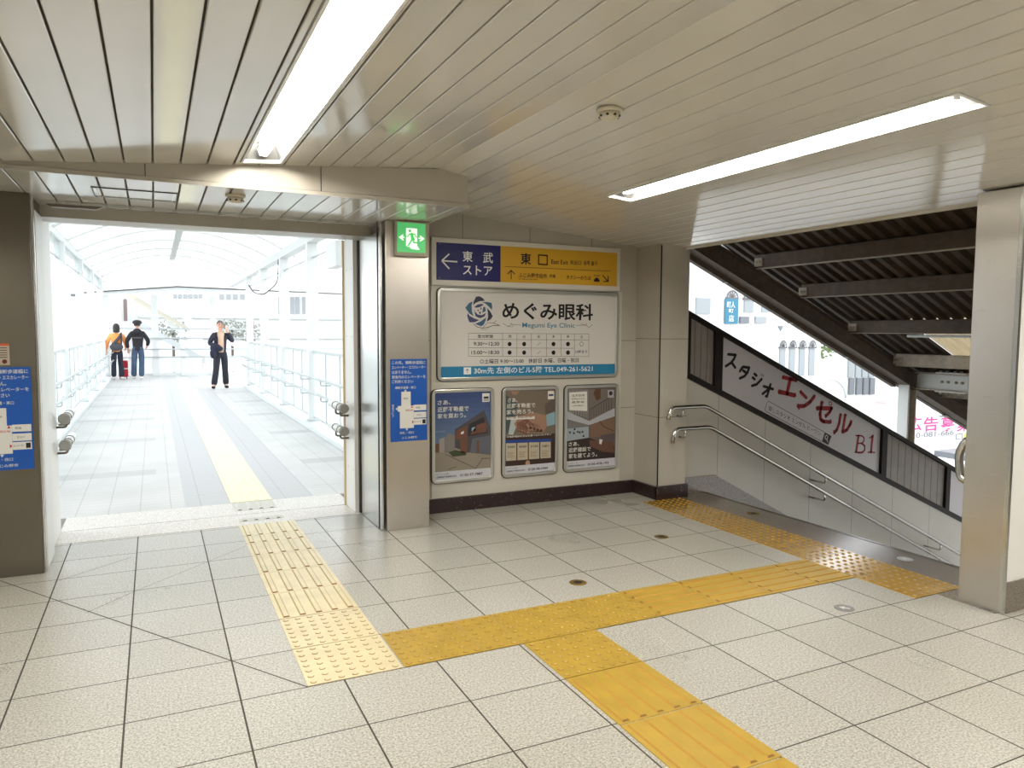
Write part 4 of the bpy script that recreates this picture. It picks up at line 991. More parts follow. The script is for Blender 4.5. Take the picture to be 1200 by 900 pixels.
# ================================================================== FOOTBRIDGE OUTSIDE
# short handrail stubs on the gate jambs
CAPM = mat('grey rubber end cap', (150, 150, 146), .5)
def stub(x, z, y0, y1, side, label):
    t = thing('handrail_stub', (x, y0, z), label, 'handrail')
    MB().tube([(x, y0, z), (x, y1, z)], .030, WHITEO, 14).build('rail', t)
    MB().lathe((x, y0, z), [(.030, .03), (.040, .02), (.040, -.02), (.030, -.03)], CAPM, 16, ax='y').build('end_cap', t)
    for y in (y0+.13, y0+.30): MB().tube(bend([(x, y, z-.028), (x, y, z-.075), (x+side*.07, y, z-.075)], .03), .009, STEELD, 8).build('bracket', t)
    for y in (y0+.13, y0+.30): MB().lathe((x, y-.008, z), [(.034, 0), (.034, .016)], STEELD, 14, ax='y').build('clamp_ring', t)
for z, wd in ((.86, 'upper'), (.67, 'lower')):
    stub(-.59, z, 6.12, 6.62, -1, '%s short white handrail stub on the left gate jamb' % wd)
    stub(1.39, z, 6.05, 6.55, 1, '%s short white handrail stub on the right gate jamb' % wd)
# posts
def post(x0, x1, y, label, grp):
    t = thing('footbridge_post', ((x0+x1)/2, y, .06), label, 'post', grp)
    MB().box(x0, x1, y, y+.15, .06, 2.86, WHITEO).build('shaft', t, bevel=.005)
    MB().box(x0-.02, x1+.02, y-.02, y+.17, .06, .085, PALEG).build('base_plate', t)
    return t
LY = [7.3, 10.4, 13.5, 16.8, 19.7, 22.9, 25.6]; RYs = [6.45, 8.95, 11.84, 14.62, 17.5, 20.3]
nm = ['first', 'second', 'third', 'fourth', 'fifth', 'sixth', 'seventh']
for i, y in enumerate(LY): post(-1.36, -1.22, y, 'white footbridge post on the left kerb, %s from the gate' % nm[i], 'left footbridge posts')
for i, y in enumerate(RYs): post(2.18, 2.34, y, 'white footbridge post on the right kerb, %s from the gate' % nm[i], 'right footbridge posts')
def panel(x, y0, y1, label, grp):
    t = thing('glass_panel', (x, (y0+y1)/2, .12), label, 'glass panel', grp)
    MB().box(x-.005, x+.005, y0+.03, y1-.03, .14, 1.15, GLASS).build('pane', t)
    mb = MB(); mb.box(x-.015, x+.015, y0, y1, 1.15, 1.185, PALEG); mb.box(x-.012, x+.012, y0, y1, .115, .14, PALEG)
    n = max(1, round((y1-y0)/.9))
    for i in range(1, n): yy = y0+(y1-y0)*i/n; mb.box(x-.012, x+.012, yy-.012, yy+.012, .14, 1.15, PALEG)
    mb.build('frame', t)
for i in range(6): panel(-1.29, LY[i]+.15, LY[i+1], 'frosted glass panel between the left footbridge posts, %s from the gate' % nm[i], 'left glass panels')
for i in range(5): panel(2.26, RYs[i]+.15, RYs[i+1], 'frosted glass panel between the right footbridge posts, %s from the gate' % nm[i], 'right glass panels')
def brail(x, z, y0, y1, side, label):
    t = thing('footbridge_handrail', (x, y0, z), label, 'handrail')
    MB().tube(bend([(x, y0, z-.10), (x, y0, z), (x, y1, z)], .04), .020, PALEG, 10).build('rail', t)
    y = y0+.4
    while y < y1:
        MB().tube(bend([(x, y, z-.02), (x, y, z-.08), (x+side*.145, y, z-.08)], .03), .010, PALEG, 6).build('bracket', t); y += 1.55
brail(-1.09, .82, 7.6, 25.6, -1, 'upper handrail along the left side of the footbridge'); brail(-1.09, .58, 7.6, 25.6, -1, 'lower handrail along the left side of the footbridge')
brail(2.04, .82, 8.3, 20.2, 1, 'upper handrail along the right side of the footbridge'); brail(2.04, .60, 8.3, 20.2, 1, 'lower handrail along the right side of the footbridge')
# roof
def arch(x): return 3.45-.163*(x-.5)**2
t = thing('footbridge_roof', (.5, 16, 2.86), 'milky white barrel roof over the footbridge with thin arched ribs', 'roof')
n = 16; xs = [-1.42+3.84*i/n for i in range(n+1)]
mb = MB(); vs = [(x, y, arch(x)+.04+h) for h in (0, .008) for y in (6.32, 25.2) for x in xs]; k = n+1
mb.add(vs, [(i, i+1, k+i+1, k+i) for i in range(n)]+[(2*k+i, 3*k+i, 3*k+i+1, 2*k+i+1) for i in range(n)], ROOFT, True); mb.build('roof_sheet', t, recalc=False)
y = 6.9; RIBM = mat('pale grey rib', (232, 233, 232), .4)
while y < 25.2:
    MB().tube([(x, y, arch(x)+.01) for x in xs], .022, RIBM, 8).build('rib', t); y += 1.85
for x in (-1.36, 2.24): MB().box(x-.06, x+.10, 6.32, 25.2, 2.86, 3.00, WHITEO).build('eave_beam', t)
MB().box(.44, .56, 6.4, 22.3, 3.38, 3.44, mat('ridge strip', (196, 198, 194), .5)).build('ridge_strip', t)
mb = MB()
mb.box(-1.30, -1.29, 6.4, 25.2, 2.60, 2.86, CLEARG); mb.build('transom_glass', t)
MB().box(-1.31, -1.28, 6.4, 25.2, 2.58, 2.60, PALEG).build('transom_bar', t)
MB().box(2.25, 2.28, 6.4, 20.3, 2.62, 2.64, PALEG).build('transom_bar', t)
t = thing('eave_box', (2.0, 9.6, 2.3), 'white box fitting hanging under the footbridge eave near the gate', 'fitting')  # plain box under the eave, gives no light
MB().box(2.06, 2.20, 9.3, 9.9, 2.30, 2.62, WHITEO).build('box', t, bevel=.01); MB().box(2.185, 2.20, 9.5, 9.7, 2.62, 2.87, PALEG).build('hanger', t)
o = MB().tube(bend([(2.19, 14.85, 2.88), (2.17, 14.9, 2.40), (1.95, 15.1, 2.18), (1.78, 15.3, 2.22), (1.70, 15.4, 2.38)], .1), .009, BLACK, 6).build('loose_cable'); tag(o, 'short black loose cable loop under the right eave', 'cable')
# cross bridge at the far end
t = thing('cross_canopy', (1.6, 26, 2.5), 'shallow gabled canopy with a dark edge across the far end', 'roof')
P_ = [(-1.9, 2.53), (.67, 2.79), (7.0, 2.68)]
mb = MB(); mb.prism([(x, z-.10) for x, z in P_]+[(x, z) for x, z in reversed(P_)], 1, 25.0, 25.06, WHITEO); mb.build('fascia', t)
mb = MB(); mb.prism([(x, z) for x, z in P_]+[(x, z+.035) for x, z in reversed(P_)], 1, 24.98, 25.06, mat('dark grey edge', (96, 94, 92), .5)); mb.build('edge_strip', t)
mb = MB(); mb.prism([(x, z+.04) for x, z in P_]+[(x, z+.05) for x, z in reversed(P_)], 1, 25.06, 28.0, ROOFT); mb.build('roof_sheet', t)
for i, (px, w_) in enumerate(((182, .2), (250, .16), (214, .12), (153, .12))):
    x = at(px, 400, 1, 26.2).x; h_ = 2.6 if i < 2 else 1.5
    t = thing('railing_post', (x, 26.2, 0), ['tall white post at the far railing behind the couple', 'tall white post at the far railing by the phoning man', 'short white post of the far railing between the tall ones', 'short white post of the far railing left of the couple'][i], 'post')
    MB().box(x-w_/2, x+w_/2, 26.14, 26.26, 0, h_, WHITEO).build('shaft', t, bevel=.005); MB().box(x-w_/2-.03, x+w_/2+.03, 26.10, 26.30, 0, .02, PALEG).build('base_plate', t)
t = thing('far_railing', (2.8, 26.2, 0), 'pale railing with glass infill across the far end of the footbridge', 'railing')
for z in (.62, .87, 1.22): MB().tube([(-1.3, 26.1, z), (7, 26.1, z)], .022, PALEG, 8).build('rail', t)
MB().box(-1.3, 7, 26.24, 26.30, .0, .10, WHITEO).build('kerb', t)
for i in range(6): MB().box(-1.2+1.35*i, -1.2+1.35*i+1.25, 26.19, 26.20, .12, .60, GLASS).build('pane', t)
mb = MB(); mb.box(-1.3, 7, 26.29, 26.35, 1.5, 1.55, PALEG); mb.build('upper_bar', t)
# street stair enclosure
def S2(u, v, y=33): p = at(u, v, 1, y); return (p.x, p.z)
t = thing('street_stair', (S2(215, 380)[0], 33, -6), 'covered street stair slanting down behind the far railing', 'stair')
for kk, (pts, m, nme) in enumerate((([(160, 338), (272, 402), (272, 406), (160, 343)], WHITEO, 'roof_beam'), ([(150, 342), (222, 385), (222, 389), (150, 350)], mat('olive beam', (196, 192, 178), .5), 'inner_beam'), ([(195, 375), (300, 437), (300, 442), (195, 381)], WHITEO, 'handrail_beam'), ([(150, 368), (250, 425), (250, 432), (150, 376)], PALEG, 'stringer'))):
    MB().prism([S2(*p) for p in pts], 1, 32.0+.3*kk, 32.25+.3*kk, m).build(nme, t)
for u in (212, 221, 227, 236): x, z = S2(u, 378); MB().box(x-.05, x+.05, 33.21, 33.3, z-2.6, z, WHITEO).build('support', t)

# ---- buildings (all far, pale in the overexposed daylight)
FAC = mat('white facade', (226, 226, 224), .7); WIN = mat('pale window', (150, 156, 160), .3); WIN2 = mat('grey window', (112, 116, 122), .3); TRC = mat('grey tracery', (104, 104, 108), .5)
def W(u, v, y): p = at(u, v, 1, y); return (p.x, p.z)
def quad(mb, u0, v0, u1, v1, y, d, m):
    a = W(u0, v0, y); b = W(u1, v1, y); mb.box(min(a[0], b[0]), max(a[0], b[0]), y-d, y, min(a[1], b[1]), max(a[1], b[1]), m)
t = thing('building', (28, 35, -6), 'white building with arched windows and a blue banner beyond the stairs', 'building')
MB().box(18, W(962, 400, 30)[0], 30, 40, -6, 9, FAC).build('wall', t)
mb = MB(); quad(mb, 790, 402, 852, 405, 30, .15, PALEG); mb.build('cornice', t)
mb = MB(); quad(mb, 855, 399, 905, 401.5, 30, .12, WHITEO); mb.build('cornice', t)
def arched(u, v0, vs_, v1, w_, m_body):
    x, zs_ = W(u, vs_, 30); r = abs(W(u+w_/2, vs_, 30)[0]-x); zt_ = W(u, v0, 30)[1]; k = (zt_-zs_)/r
    mb = MB(); P = [(x+r*math.cos(math.pi*i/12), zs_+r*k*math.sin(math.pi*i/12)) for i in range(13)]; Q = [(x+(q[0]-x)*.78, zs_+(q[1]-zs_)*.78) for q in P]
    mb.add([(a, 29.9, b) for a, b in P+Q], [(i, i+1, 13+i+1, 13+i) for i in range(12)], TRC)
    for i in (2, 4, 6, 8, 10): a, b = P[i]; c, d = x+(a-x)*.1, zs_+(b-zs_)*.1; e = .035; mb.add([(a-e, 29.91, b), (a+e, 29.91, b), (c+e, 29.91, d), (c-e, 29.91, d)], [(0, 1, 2, 3)], TRC)
    mb.add([(a-(a-x)*.5+(0), 29.92, b-(b-zs_)*.5) for a, b in P]+[(a-(a-x)*.6, 29.92, b-(b-zs_)*.6) for a, b in P], [(i, i+1, 13+i+1, 13+i) for i in range(12)], TRC)
    mb.box(x-r, x+r, 29.88, 30, zs_-.06, zs_+.02, TRC)
    f = mb.build('arched_fanlight', t, recalc=False)
    z1_ = W(u, v1, 30)[1]
    if m_body: MB().box(x-r*.75, x+r*.75, 29.93, 30.0, z1_, zs_-.1, m_body).build('window', t)
for u in (916.5, 928, 939.5, 951): arched(u, 398.5, 407, 440, 8.5, WIN)
arched(857, 340, 349, 370, 14, None); arched(877, 342, 350, 366, 14, WIN); arched(897, 345, 352, 366, 12, WIN)
mb = MB(); quad(mb, 815, 349, 831, 368, 30, .1, WIN); mb.build('window', t); mb = MB(); quad(mb, 866, 371, 876, 379, 30, .12, WIN2); mb.build('balcony_grille', t)
mb = MB(); quad(mb, 884, 371, 896, 379, 30, .12, WIN); mb.build('balcony_grille', t)
for u in (912, 936): mb = MB(); a = W(u-3, 382, 30); b = W(u+3, 382, 30); c = W(u, 388, 30); mb.prism([a, b, c], 1, 29.8, 29.86, WIN2); mb.build('wall_lamp', t)
t = thing('shop_banner', (W(857, 365, 29.6)[0], 29.6, W(857, 379, 29.6)[1]), 'bright blue vertical shop banner with white writing on the white building', 'banner')
mb = MB(); quad(mb, 849.5, 350, 864, 379.5, 29.93, .05, ink('banner blue', (64, 124, 150))); mb.build('sheet', t)
a = Art(29.875); a.k = 10; a.text('町人', 852, 353, 360.5, 861.5, INKW, bold=.02); a.text('町', 854, 362, 366.5, 859.5, INKW, bold=.01); a.text('店', 854, 369, 377, 860, INKW); a.build('lettering', t)
t = thing('building', (38, 50, -6), 'pale office block with tall narrow windows behind the canopy post', 'building')
MB().box(W(972, 400, 45)[0], W(1150, 400, 45)[0], 45, 55, -12, W(1000, 392, 45)[1], FAC).build('wall', t)
for u in (994, 1002.5, 1010.5, 1018): mb = MB(); quad(mb, u, 443, u+4.8, 462, 45, .2, WIN2); quad(mb, u, 405, u+4.8, 442, 45, .15, WIN); mb.build('window', t)
t = thing('street_canopy', (34, 28, -6), 'pale shop canopy with a pink edge line across the street', 'canopy')
mb = MB(); quad(mb, 985, 470, 1150, 530, 27, 3, FAC); mb.build('roof', t); mb = MB(); a = W(985, 466, 26); b = W(1150, 480, 26); mb.prism([a, b, (b[0], b[1]-.12), (a[0], a[1]-.12)], 1, 23.9, 24.0, ink('pink line', (220, 180, 184))); mb.build('edge_line', t)
# billboard
t = thing('billboard', (W(1100, 500, 20)[0], 20, -6), 'white billboard with big pink characters and a phone number', 'billboard')
mb = MB(); quad(mb, 1040, 447, 1175, 527, 20, .15, mat('billboard sheet', (232, 230, 232), .5)); mb.build('board', t)
mb = MB(); quad(mb, 1060, 527, 1062, 600, 20, .1, PALEG); quad(mb, 1150, 527, 1152, 600, 20, .1, PALEG); mb.build('legs', t)
a = Art(19.845); a.k = 10; PK = ink('pink', (236, 70, 140))
for ch, u in zip('広告募集', (1062.5, 1082, 1101.5, 1121)): a.text(ch, u, 489, 506, u+17.5, PK, bold=.018)
a.text('AIYOKU', 1077, 479, 483, 1103, ink('faint grey', (190, 190, 192))); a.text('0120-081-666', 1056, 508.5, 515, 1117.5, ink('grey text', (130, 130, 132)))
a.rect(1120, 508.5, 1128, 515, WIN2); a.rect(1129, 508.5, 1136.5, 515, ink('lime', (206, 216, 90))); a.rect(1121, 509.5, 1127, 514, ink('billw', (230, 230, 230)), 11)
a.build('lettering', t)
t = thing('street_vehicle', (W(1105, 535, 19)[0], 19, -6), 'white parked van roof just visible under the billboard', 'vehicle')
mb = MB(); quad(mb, 1088, 535, 1150, 552, 19, 1.8, FAC); mb.build('body', t, bevel=.2); mb = MB(); quad(mb, 1095, 528, 1146, 535, 19, 1.6, WIN2); mb.build('window', t)
# arch sign over street and trees
t = thing('street_arch', (W(975, 450, 28)[0], 28, -6), 'faint pale arch sign over the street behind the sloping sign', 'arch')
xa, za = W(972, 445, 28); R_ = abs(W(992, 445, 28)[0]-xa)
MB().tube([(xa+R_*math.cos(math.pi*i/12), 28, za+R_*.8*math.sin(math.pi*i/12)-1) for i in range(13)], .07, PALEG, 6).build('arch_tube', t)
for s_ in (-1, 1): MB().tube([(xa+s_*R_, 28, -6), (xa+s_*R_, 28, za-1)], .09, PALEG, 6).build('leg', t)
def leafy(name, x, y, z, r, n, label, rgb, h=0):
    t = thing(name, (x, y, z-h), label, 'tree')
    m = mat('leaves %d' % rgb[0], rgb, .7); mb = MB()
    for i in range(n):
        a = random.random()*6.28; q = random.random()**.5*r; zz = z+random.uniform(-r, r)*(1-.5*q/r); c = Vector((x+q*math.cos(a), y+q*math.sin(a), zz))
        d1 = Vector((random.uniform(-1, 1), random.uniform(-1, 1), random.uniform(-1, 1))).normalized()*.12*r**.5; d2 = d1.cross(Vector((random.uniform(-1, 1), random.uniform(-1, 1), random.uniform(-1, 1)))).normalized()*.07*r**.5
        mb.add([c-d1, c+d2, c+d1, c-d2], [(0, 1, 2, 3)], m)
    mb.build('foliage', t, recalc=False); MB().tube([(x, y, z-h), (x, y, z)], .08, SOOT, 6).build('trunk', t)
x, z = W(960, 400, 33); leafy('street_tree', x, 33, z, 1.2, 500, 'small green street tree beside the white building with arched windows', (120, 140, 96), z+6)
# buildings behind the footbridge
t = thing('building', (2, 55, -6), 'white station building with rows of small windows behind the far railing', 'building')
MB().box(W(150, 360, 55)[0], W(445, 360, 55)[0], 55, 65, -6, W(200, 320, 55)[1], FAC).build('wall', t)
for u in list(range(203, 236, 6))+list(range(257, 293, 8)):
    mb = MB(); quad(mb, u, 344.5, u+(4.2 if u < 240 else 5.5), 349.5 if u < 240 else 351, 55, .1, WIN); mb.build('window', t)
for u0, v0, u1, v1 in ((326, 340.5, 363, 342.2), (375, 342.8, 395, 344.6)): mb = MB(); quad(mb, u0, v0, u1, v1, 54.5, .4, WIN2); mb.build('dark_cornice', t)
for u0, u1 in ((326, 330), (340, 345), (346.5, 351), (354, 358)): mb = MB(); quad(mb, u0, 348, u1, 368, 55, .1, WIN); mb.build('window', t)
for v in (396, 372): mb = MB(); quad(mb, 160, v, 445, v+.8, 55, .2, PALEG); mb.build('cornice', t)
t = thing('building', (-6, 40, -6), 'narrow building with tall dark windows left of the couple', 'building')
MB().box(W(20, 360, 40)[0], W(133, 360, 40)[0], 40, 48, -6, W(100, 338, 40)[1], FAC).build('wall', t)
for u0, u1, v0, v1, m in ((114.5, 118.3, 351, 368, WIN2), (124, 127.3, 351, 372, TRC), (124, 127.3, 378, 390, WIN2), (124, 127.3, 398, 414, WIN2), (83, 92, 344.5, 347, TRC), (103, 106, 345, 347.5, TRC)):
    mb = MB(); quad(mb, u0, v0, u1, v1, 40, .1, m); mb.build('window', t)
for i, (u, v) in enumerate(((64, 310), (64, 337), (88, 313), (90, 335))): mb = MB(); quad(mb, u-6, v, u+5, v+1, 39.9, .3, WIN); mb.build('awning', t)
t = thing('building', (-2, 44, -6), 'brownish narrow building front above the couple', 'building')
MB().box(W(136, 360, 49)[0], W(158, 360, 49)[0], 49, 54, -6, W(100, 346, 44)[1], FAC).build('wall', t)
for u0, u1, v0, v1 in ((137, 141, 351, 376), (144.5, 149.5, 350, 376)): mb = MB(); quad(mb, u0, v0, u1, v1, 49, .1, mat('brown window', (120, 104, 104), .4)); mb.build('window', t)
for i, (u, v) in enumerate(((203, 388), (272, 386), (291, 388))):
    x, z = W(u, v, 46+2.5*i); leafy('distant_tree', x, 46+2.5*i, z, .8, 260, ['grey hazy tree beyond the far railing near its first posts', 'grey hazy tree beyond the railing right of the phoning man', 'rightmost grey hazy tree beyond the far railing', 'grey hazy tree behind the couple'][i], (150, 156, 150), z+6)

# ================================================================== PEOPLE
SKIN = mat('skin', (222, 172, 148), .5); HAIRB = mat('dark hair', (40, 36, 36), .6); HAIRG = mat('greying hair', (96, 92, 90), .6)
def skinned(name, nodes, edges, root, m, parent, sub=2):
    keys = list(nodes); O = Vector(parent['_o'])
    me = bpy.data.meshes.new(name); me.from_pydata([Vector(nodes[k][0]) for k in keys], [(keys.index(a), keys.index(b)) for a, b in edges], [])
    o = bpy.data.objects.new(name, me); COL.objects.link(o)
    mo = o.modifiers.new('skin', 'SKIN'); mo.use_smooth_shade = True; mo.branch_smoothing = .3
    if not me.skin_vertices: 
        bm = bmesh.new(); bm.from_mesh(me); bm.verts.layers.skin.verify(); bm.to_mesh(me); bm.free()
    sv = me.skin_vertices[0].data
    for i, k in enumerate(keys):
        r = nodes[k][1]; sv[i].radius = r if isinstance(r, tuple) else (r, r); sv[i].use_root = (k == root)
    s = o.modifiers.new('sub', 'SUBSURF'); s.levels = sub; s.render_levels = sub
    dg = bpy.context.evaluated_depsgraph_get(); dg.update()
    nm_ = bpy.data.meshes.new_from_object(o.evaluated_get(dg)); bpy.data.objects.remove(o)
    nm_.materials.clear(); nm_.materials.append(m); nm_.name = name
    for p in nm_.polygons: p.use_smooth = True
    r = bpy.data.objects.new(name, nm_); COL.objects.link(r); r.parent = parent; r['_o'] = parent['_o']; return r
def person(loc, face, hgt, label, J, cloth, hair, female=False):
    """J: joint name -> position in a 1.75 m frame (x to the figure's left when it looks along -y), cloth: list of (name, material, nodes, edges, root)"""
    t = thing('person', loc, label, 'person'); t.rotation_euler = (0, 0, face); s = hgt/1.75; t.scale = (s, s, s)
    N = dict(pelvis=((0, 0, .95), (.12, .09)), waist=((0, 0, 1.08), (.11, .08)), chest=((0, 0, 1.28), (.14, .09)), neckb=((0, .0, 1.43), (.06, .055)), neck=((0, -.005, 1.49), (.048, .05)),
        jaw=((0, -.02, 1.55), (.055, .062)), face=((0, -.018, 1.62), (.072, .088)), crown=((0, 0, 1.69), (.066, .082)), top=((0, .0, 1.735), (.035, .045)),
        nose=((0, -.112, 1.612), .012))
    E_ = [('pelvis', 'waist'), ('waist', 'chest'), ('chest', 'neckb'), ('neckb', 'neck'), ('neck', 'jaw'), ('jaw', 'face'), ('face', 'crown'), ('crown', 'top'), ('face', 'nose')]
    for sd, sg in (('L', 1), ('R', -1)):
        N['ear'+sd] = ((sg*.085, .005, 1.61), (.012, .018)); E_.append(('face', 'ear'+sd))
        N['sh'+sd] = (J.get('sh'+sd, (sg*.165, 0, 1.38)), .045); N['el'+sd] = (J['el'+sd], .040); N['wr'+sd] = (J['wr'+sd], .027); N['pa'+sd] = (J['pa'+sd], (.036, .018))
        E_ += [('chest', 'sh'+sd), ('sh'+sd, 'el'+sd), ('el'+sd, 'wr'+sd), ('wr'+sd, 'pa'+sd)]
        d = (Vector(J['pa'+sd])-Vector(J['wr'+sd])).normalized(); side = d.cross(Vector((0, 1, 0)) if abs(d.y) < .8 else Vector((1, 0, 0))).normalized(); curl = side.cross(d).normalized()*(J.get('curl'+sd, 1))
        for i in range(4):
            b = Vector(J['pa'+sd])+side*(-.027+.018*i)+d*.02; L = (.032, .037, .035, .028)[i]
            N['f%d%s' % (i, sd)] = (tuple(b+d*L*.6), .009); N['g%d%s' % (i, sd)] = (tuple(b+d*L*1.3+curl*.018), .008); E_ += [('pa'+sd, 'f%d%s' % (i, sd)), ('f%d%s' % (i, sd), 'g%d%s' % (i, sd))]
        b = Vector(J['wr'+sd])+d*.03-side*.035; N['th'+sd] = (tuple(b+d*.01), .010); N['tt'+sd] = (tuple(b-side*.012+d*.045+curl*.01), .009); E_ += [('wr'+sd, 'th'+sd), ('th'+sd, 'tt'+sd)]
        N['hi'+sd] = ((sg*.085, 0, .90), .085); N['kn'+sd] = (J['kn'+sd], .055); N['an'+sd] = (J['an'+sd], .038); a = Vector(J['an'+sd]); fd = Vector(J.get('ft'+sd, (0, -.13, -.05)))
        N['to'+sd] = (tuple(a+fd), (.035, .025)); E_ += [('pelvis', 'hi'+sd), ('hi'+sd, 'kn'+sd), ('kn'+sd, 'an'+sd), ('an'+sd, 'to'+sd)]
    skinned('body', N, E_, 'pelvis', SKIN, t)
    # trousers
    tm, jm, sm = cloth
    T = dict(pelvis=((0, 0, .95), (.145, .11)), waist=((0, 0, 1.03), (.135, .10)))
    TE = [('waist', 'pelvis')]
    for sd, sg in (('L', 1), ('R', -1)):
        k = Vector(J['kn'+sd]); a = Vector(J['an'+sd])
        T['hi'+sd] = ((sg*.088, 0, .86), .105); T['kn'+sd] = (tuple(k), .078); T['an'+sd] = (tuple(a+Vector((0, 0, -.03))), (.078, .085)); TE += [('pelvis', 'hi'+sd), ('hi'+sd, 'kn'+sd), ('kn'+sd, 'an'+sd)]
    skinned('trousers', T, TE, 'pelvis', tm, t)
    K = dict(hem=((0, 0, J.get('hem', .86)-.06), (.19, .135)), waist=((0, 0, 1.06), (.155, .115)), chest=((0, .0, 1.29), (.175, .12)), neckb=((0, .012, 1.45), (.105, .09)))
    KE = [('hem', 'waist'), ('waist', 'chest'), ('chest', 'neckb')]
    for sd, sg in (('L', 1), ('R', -1)):
        K['sh'+sd] = (J.get('sh'+sd, (sg*.165, 0, 1.385)), .085); K['el'+sd] = (J['el'+sd], .062); w_ = Vector(J['wr'+sd]); K['wr'+sd] = (tuple(w_+(Vector(J['el'+sd])-w_)*.12), .047)
        KE += [('chest', 'sh'+sd), ('sh'+sd, 'el'+sd), ('el'+sd, 'wr'+sd)]
    skinned('jacket', K, KE, 'waist', jm, t)
    for sd in 'LR':
        a = Vector(J['an'+sd]); fd = Vector(J.get('ft'+sd, (0, -.13, -.05)))
        skinned('shoe', dict(a=(tuple(a+Vector((0, .03, -.045))), (.052, .04)), b=(tuple(a+fd*.5+Vector((0, 0, -.03))), (.055, .04)), c=(tuple(a+fd*1.15+Vector((0, 0, -.008))), (.05, .032))), [('a', 'b'), ('b', 'c')], 'b', sm, t)
    return t
def L(t, pts):  # local -> coordinates for builder meshes parented to t
    O = Vector(t['_o']); return [Vector(p)+O for p in pts]
def hairpiece(t, name, m, low, back, sc=(1, 1, 1), face_open=True):
    O = Vector(t['_o']); mb = MB(); n, k = 16, 10; c = Vector((0, .012, 1.645)); vs = []; fs = []
    for i in range(k+1):
        for j in range(n):
            q = 2*math.pi*j/n; fr = -math.sin(q)  # 1 at the face side
            lim = back if fr < .3 else low
            zb_ = lim+(back-low)*0; ph = math.pi*.5*i/k*1.0; z_top = .108
            zz = c.z+z_top*math.cos(ph) if i < k*.6 else None
            f = i/k; h = (1-f)*1.0
            if f < .5: r = math.sin(f*math.pi); z = c.z+z_top*math.cos(f*math.pi)
            else: r = 1; z = c.z-(f-.5)*2*(c.z-lim)
            if fr > .3 and low > 1.67: z = max(z, 1.672+.02*fr)
            vs.append(O+Vector((c.x+.088*sc[0]*r*math.cos(q), c.y+.105*sc[1]*r*math.sin(q), z)))
    for i in range(k):
        for j in range(n): fs.append((i*n+j, i*n+(j+1) % n, (i+1)*n+(j+1) % n, (i+1)*n+j))
    mb.add(vs, fs, m, True); mb.add(vs[-n:], [tuple(range(n))], m); mb.build(name, t)
def face_parts(t):
    O = Vector(t['_o'])
    for s in (-1, 1):
        MB().ball(O+Vector((s*.032, -.095, 1.632)), .011, mat('eye dark', (40, 30, 28), .3), 8, 6).build('eye', t)
        MB().box(O.x+s*.032-.018, O.x+s*.032+.018, O.y-.108, O.y-.098, O.z+1.652, O.z+1.659, HAIRG).build('eyebrow', t)
    MB().box(O.x-.024, O.x+.024, O.y-.094, O.y-.084, O.z+1.566, O.z+1.574, mat('lips', (170, 96, 90), .5)).build('mouth', t)
NAVYJ = mat('navy suit cloth', (46, 46, 62), .8, noise=.2, nscale=30); NAVYT = mat('navy trousers cloth', (44, 44, 56), .8, noise=.2, nscale=30)
# man on the phone, facing the camera (right hand holds the folded coat, left hand at the ear)
J = dict(elR=(-.27, .0, 1.14), wrR=(-.13, -.19, 1.13), paR=(-.07, -.22, 1.14), elL=(.30, -.05, 1.20), wrL=(.155, -.10, 1.48), paL=(.115, -.08, 1.555), curlL=-1,
    knR=(-.13, -.10, .50), anR=(-.20, -.12, .10), ftR=(-.03, -.13, -.04), knL=(.10, .02, .50), anL=(.13, .10, .10), hem=.90)
man = person((1.53, 20.3, 0), .07, 1.74, 'man in a dark navy suit walking while phoning, coat over his arm', J, (NAVYT, NAVYJ, BLACK), None)
hairpiece(man, 'hair', HAIRG, 1.695, 1.60); face_parts(man)
O = Vector(man['_o']); BEI = mat('beige pullover', (206, 176, 152), .8)
MB().add([O+Vector(p) for p in ((-.09, -.10, 1.46), (.085, -.10, 1.46), (.06, -.148, 1.28), (.06, -.146, 1.06), (.05, -.155, .93), (-.065, -.155, .93), (-.075, -.146, 1.06), (-.07, -.148, 1.28),
    (-.055, -.02, 1.45), (.05, -.02, 1.45), (.055, -.02, 1.28), (.055, -.02, 1.06), (.045, -.02, .93), (-.06, -.02, .93), (-.07, -.02, 1.06), (-.065, -.02, 1.28))],
    [(0, 1, 2, 7), (7, 2, 3, 6), (6, 3, 4, 5), (1, 9, 10, 2), (2, 10, 11, 3), (3, 11, 12, 4), (0, 7, 15, 8), (7, 6, 14, 15), (6, 5, 13, 14), (0, 8, 9, 1), (5, 4, 12, 13)], BEI, True).build('pullover', man)
wm = Matrix.Translation((1.53, 20.3, 0)) @ Matrix.Rotation(.07, 4, 'Z') @ Matrix.Scale(1.74/1.75, 4)
p = wm @ Vector((.10, -.075, 1.585))
o = MB().box(p.x-.012, p.x+.0, p.y-.03, p.y+.03, p.z-.06, p.z+.07, BLACK).build('mobile_phone', bevel=.003); tag(o, 'black mobile phone held to the walking man\'s ear', 'phone')
c = wm @ Vector((-.15, -.22, 1.05)); t = thing('folded_coat', c, 'dark blue folded coat hanging over the walking man\'s forearm', 'coat')
def lump(pts, n=10):
    mb = MB()
    for (x, y, z, r, sx, sy, sz) in pts: mb.ball((c.x+x, c.y+y, c.z+z), r, mat('dark blue coat', (38, 42, 62), .85, noise=.3, nscale=30), n, 8, (sx, sy, sz))
    return mb
lump([(0, 0, .0, .13, 1.0, .5, .9)]).build('coat_body', t); lump([(-.06, -.02, -.14, .10, .8, .45, 1.3)]).build('coat_skirt', t); lump([(.09, -.01, -.02, .08, 1.1, .5, .8)]).build('coat_sleeve', t)
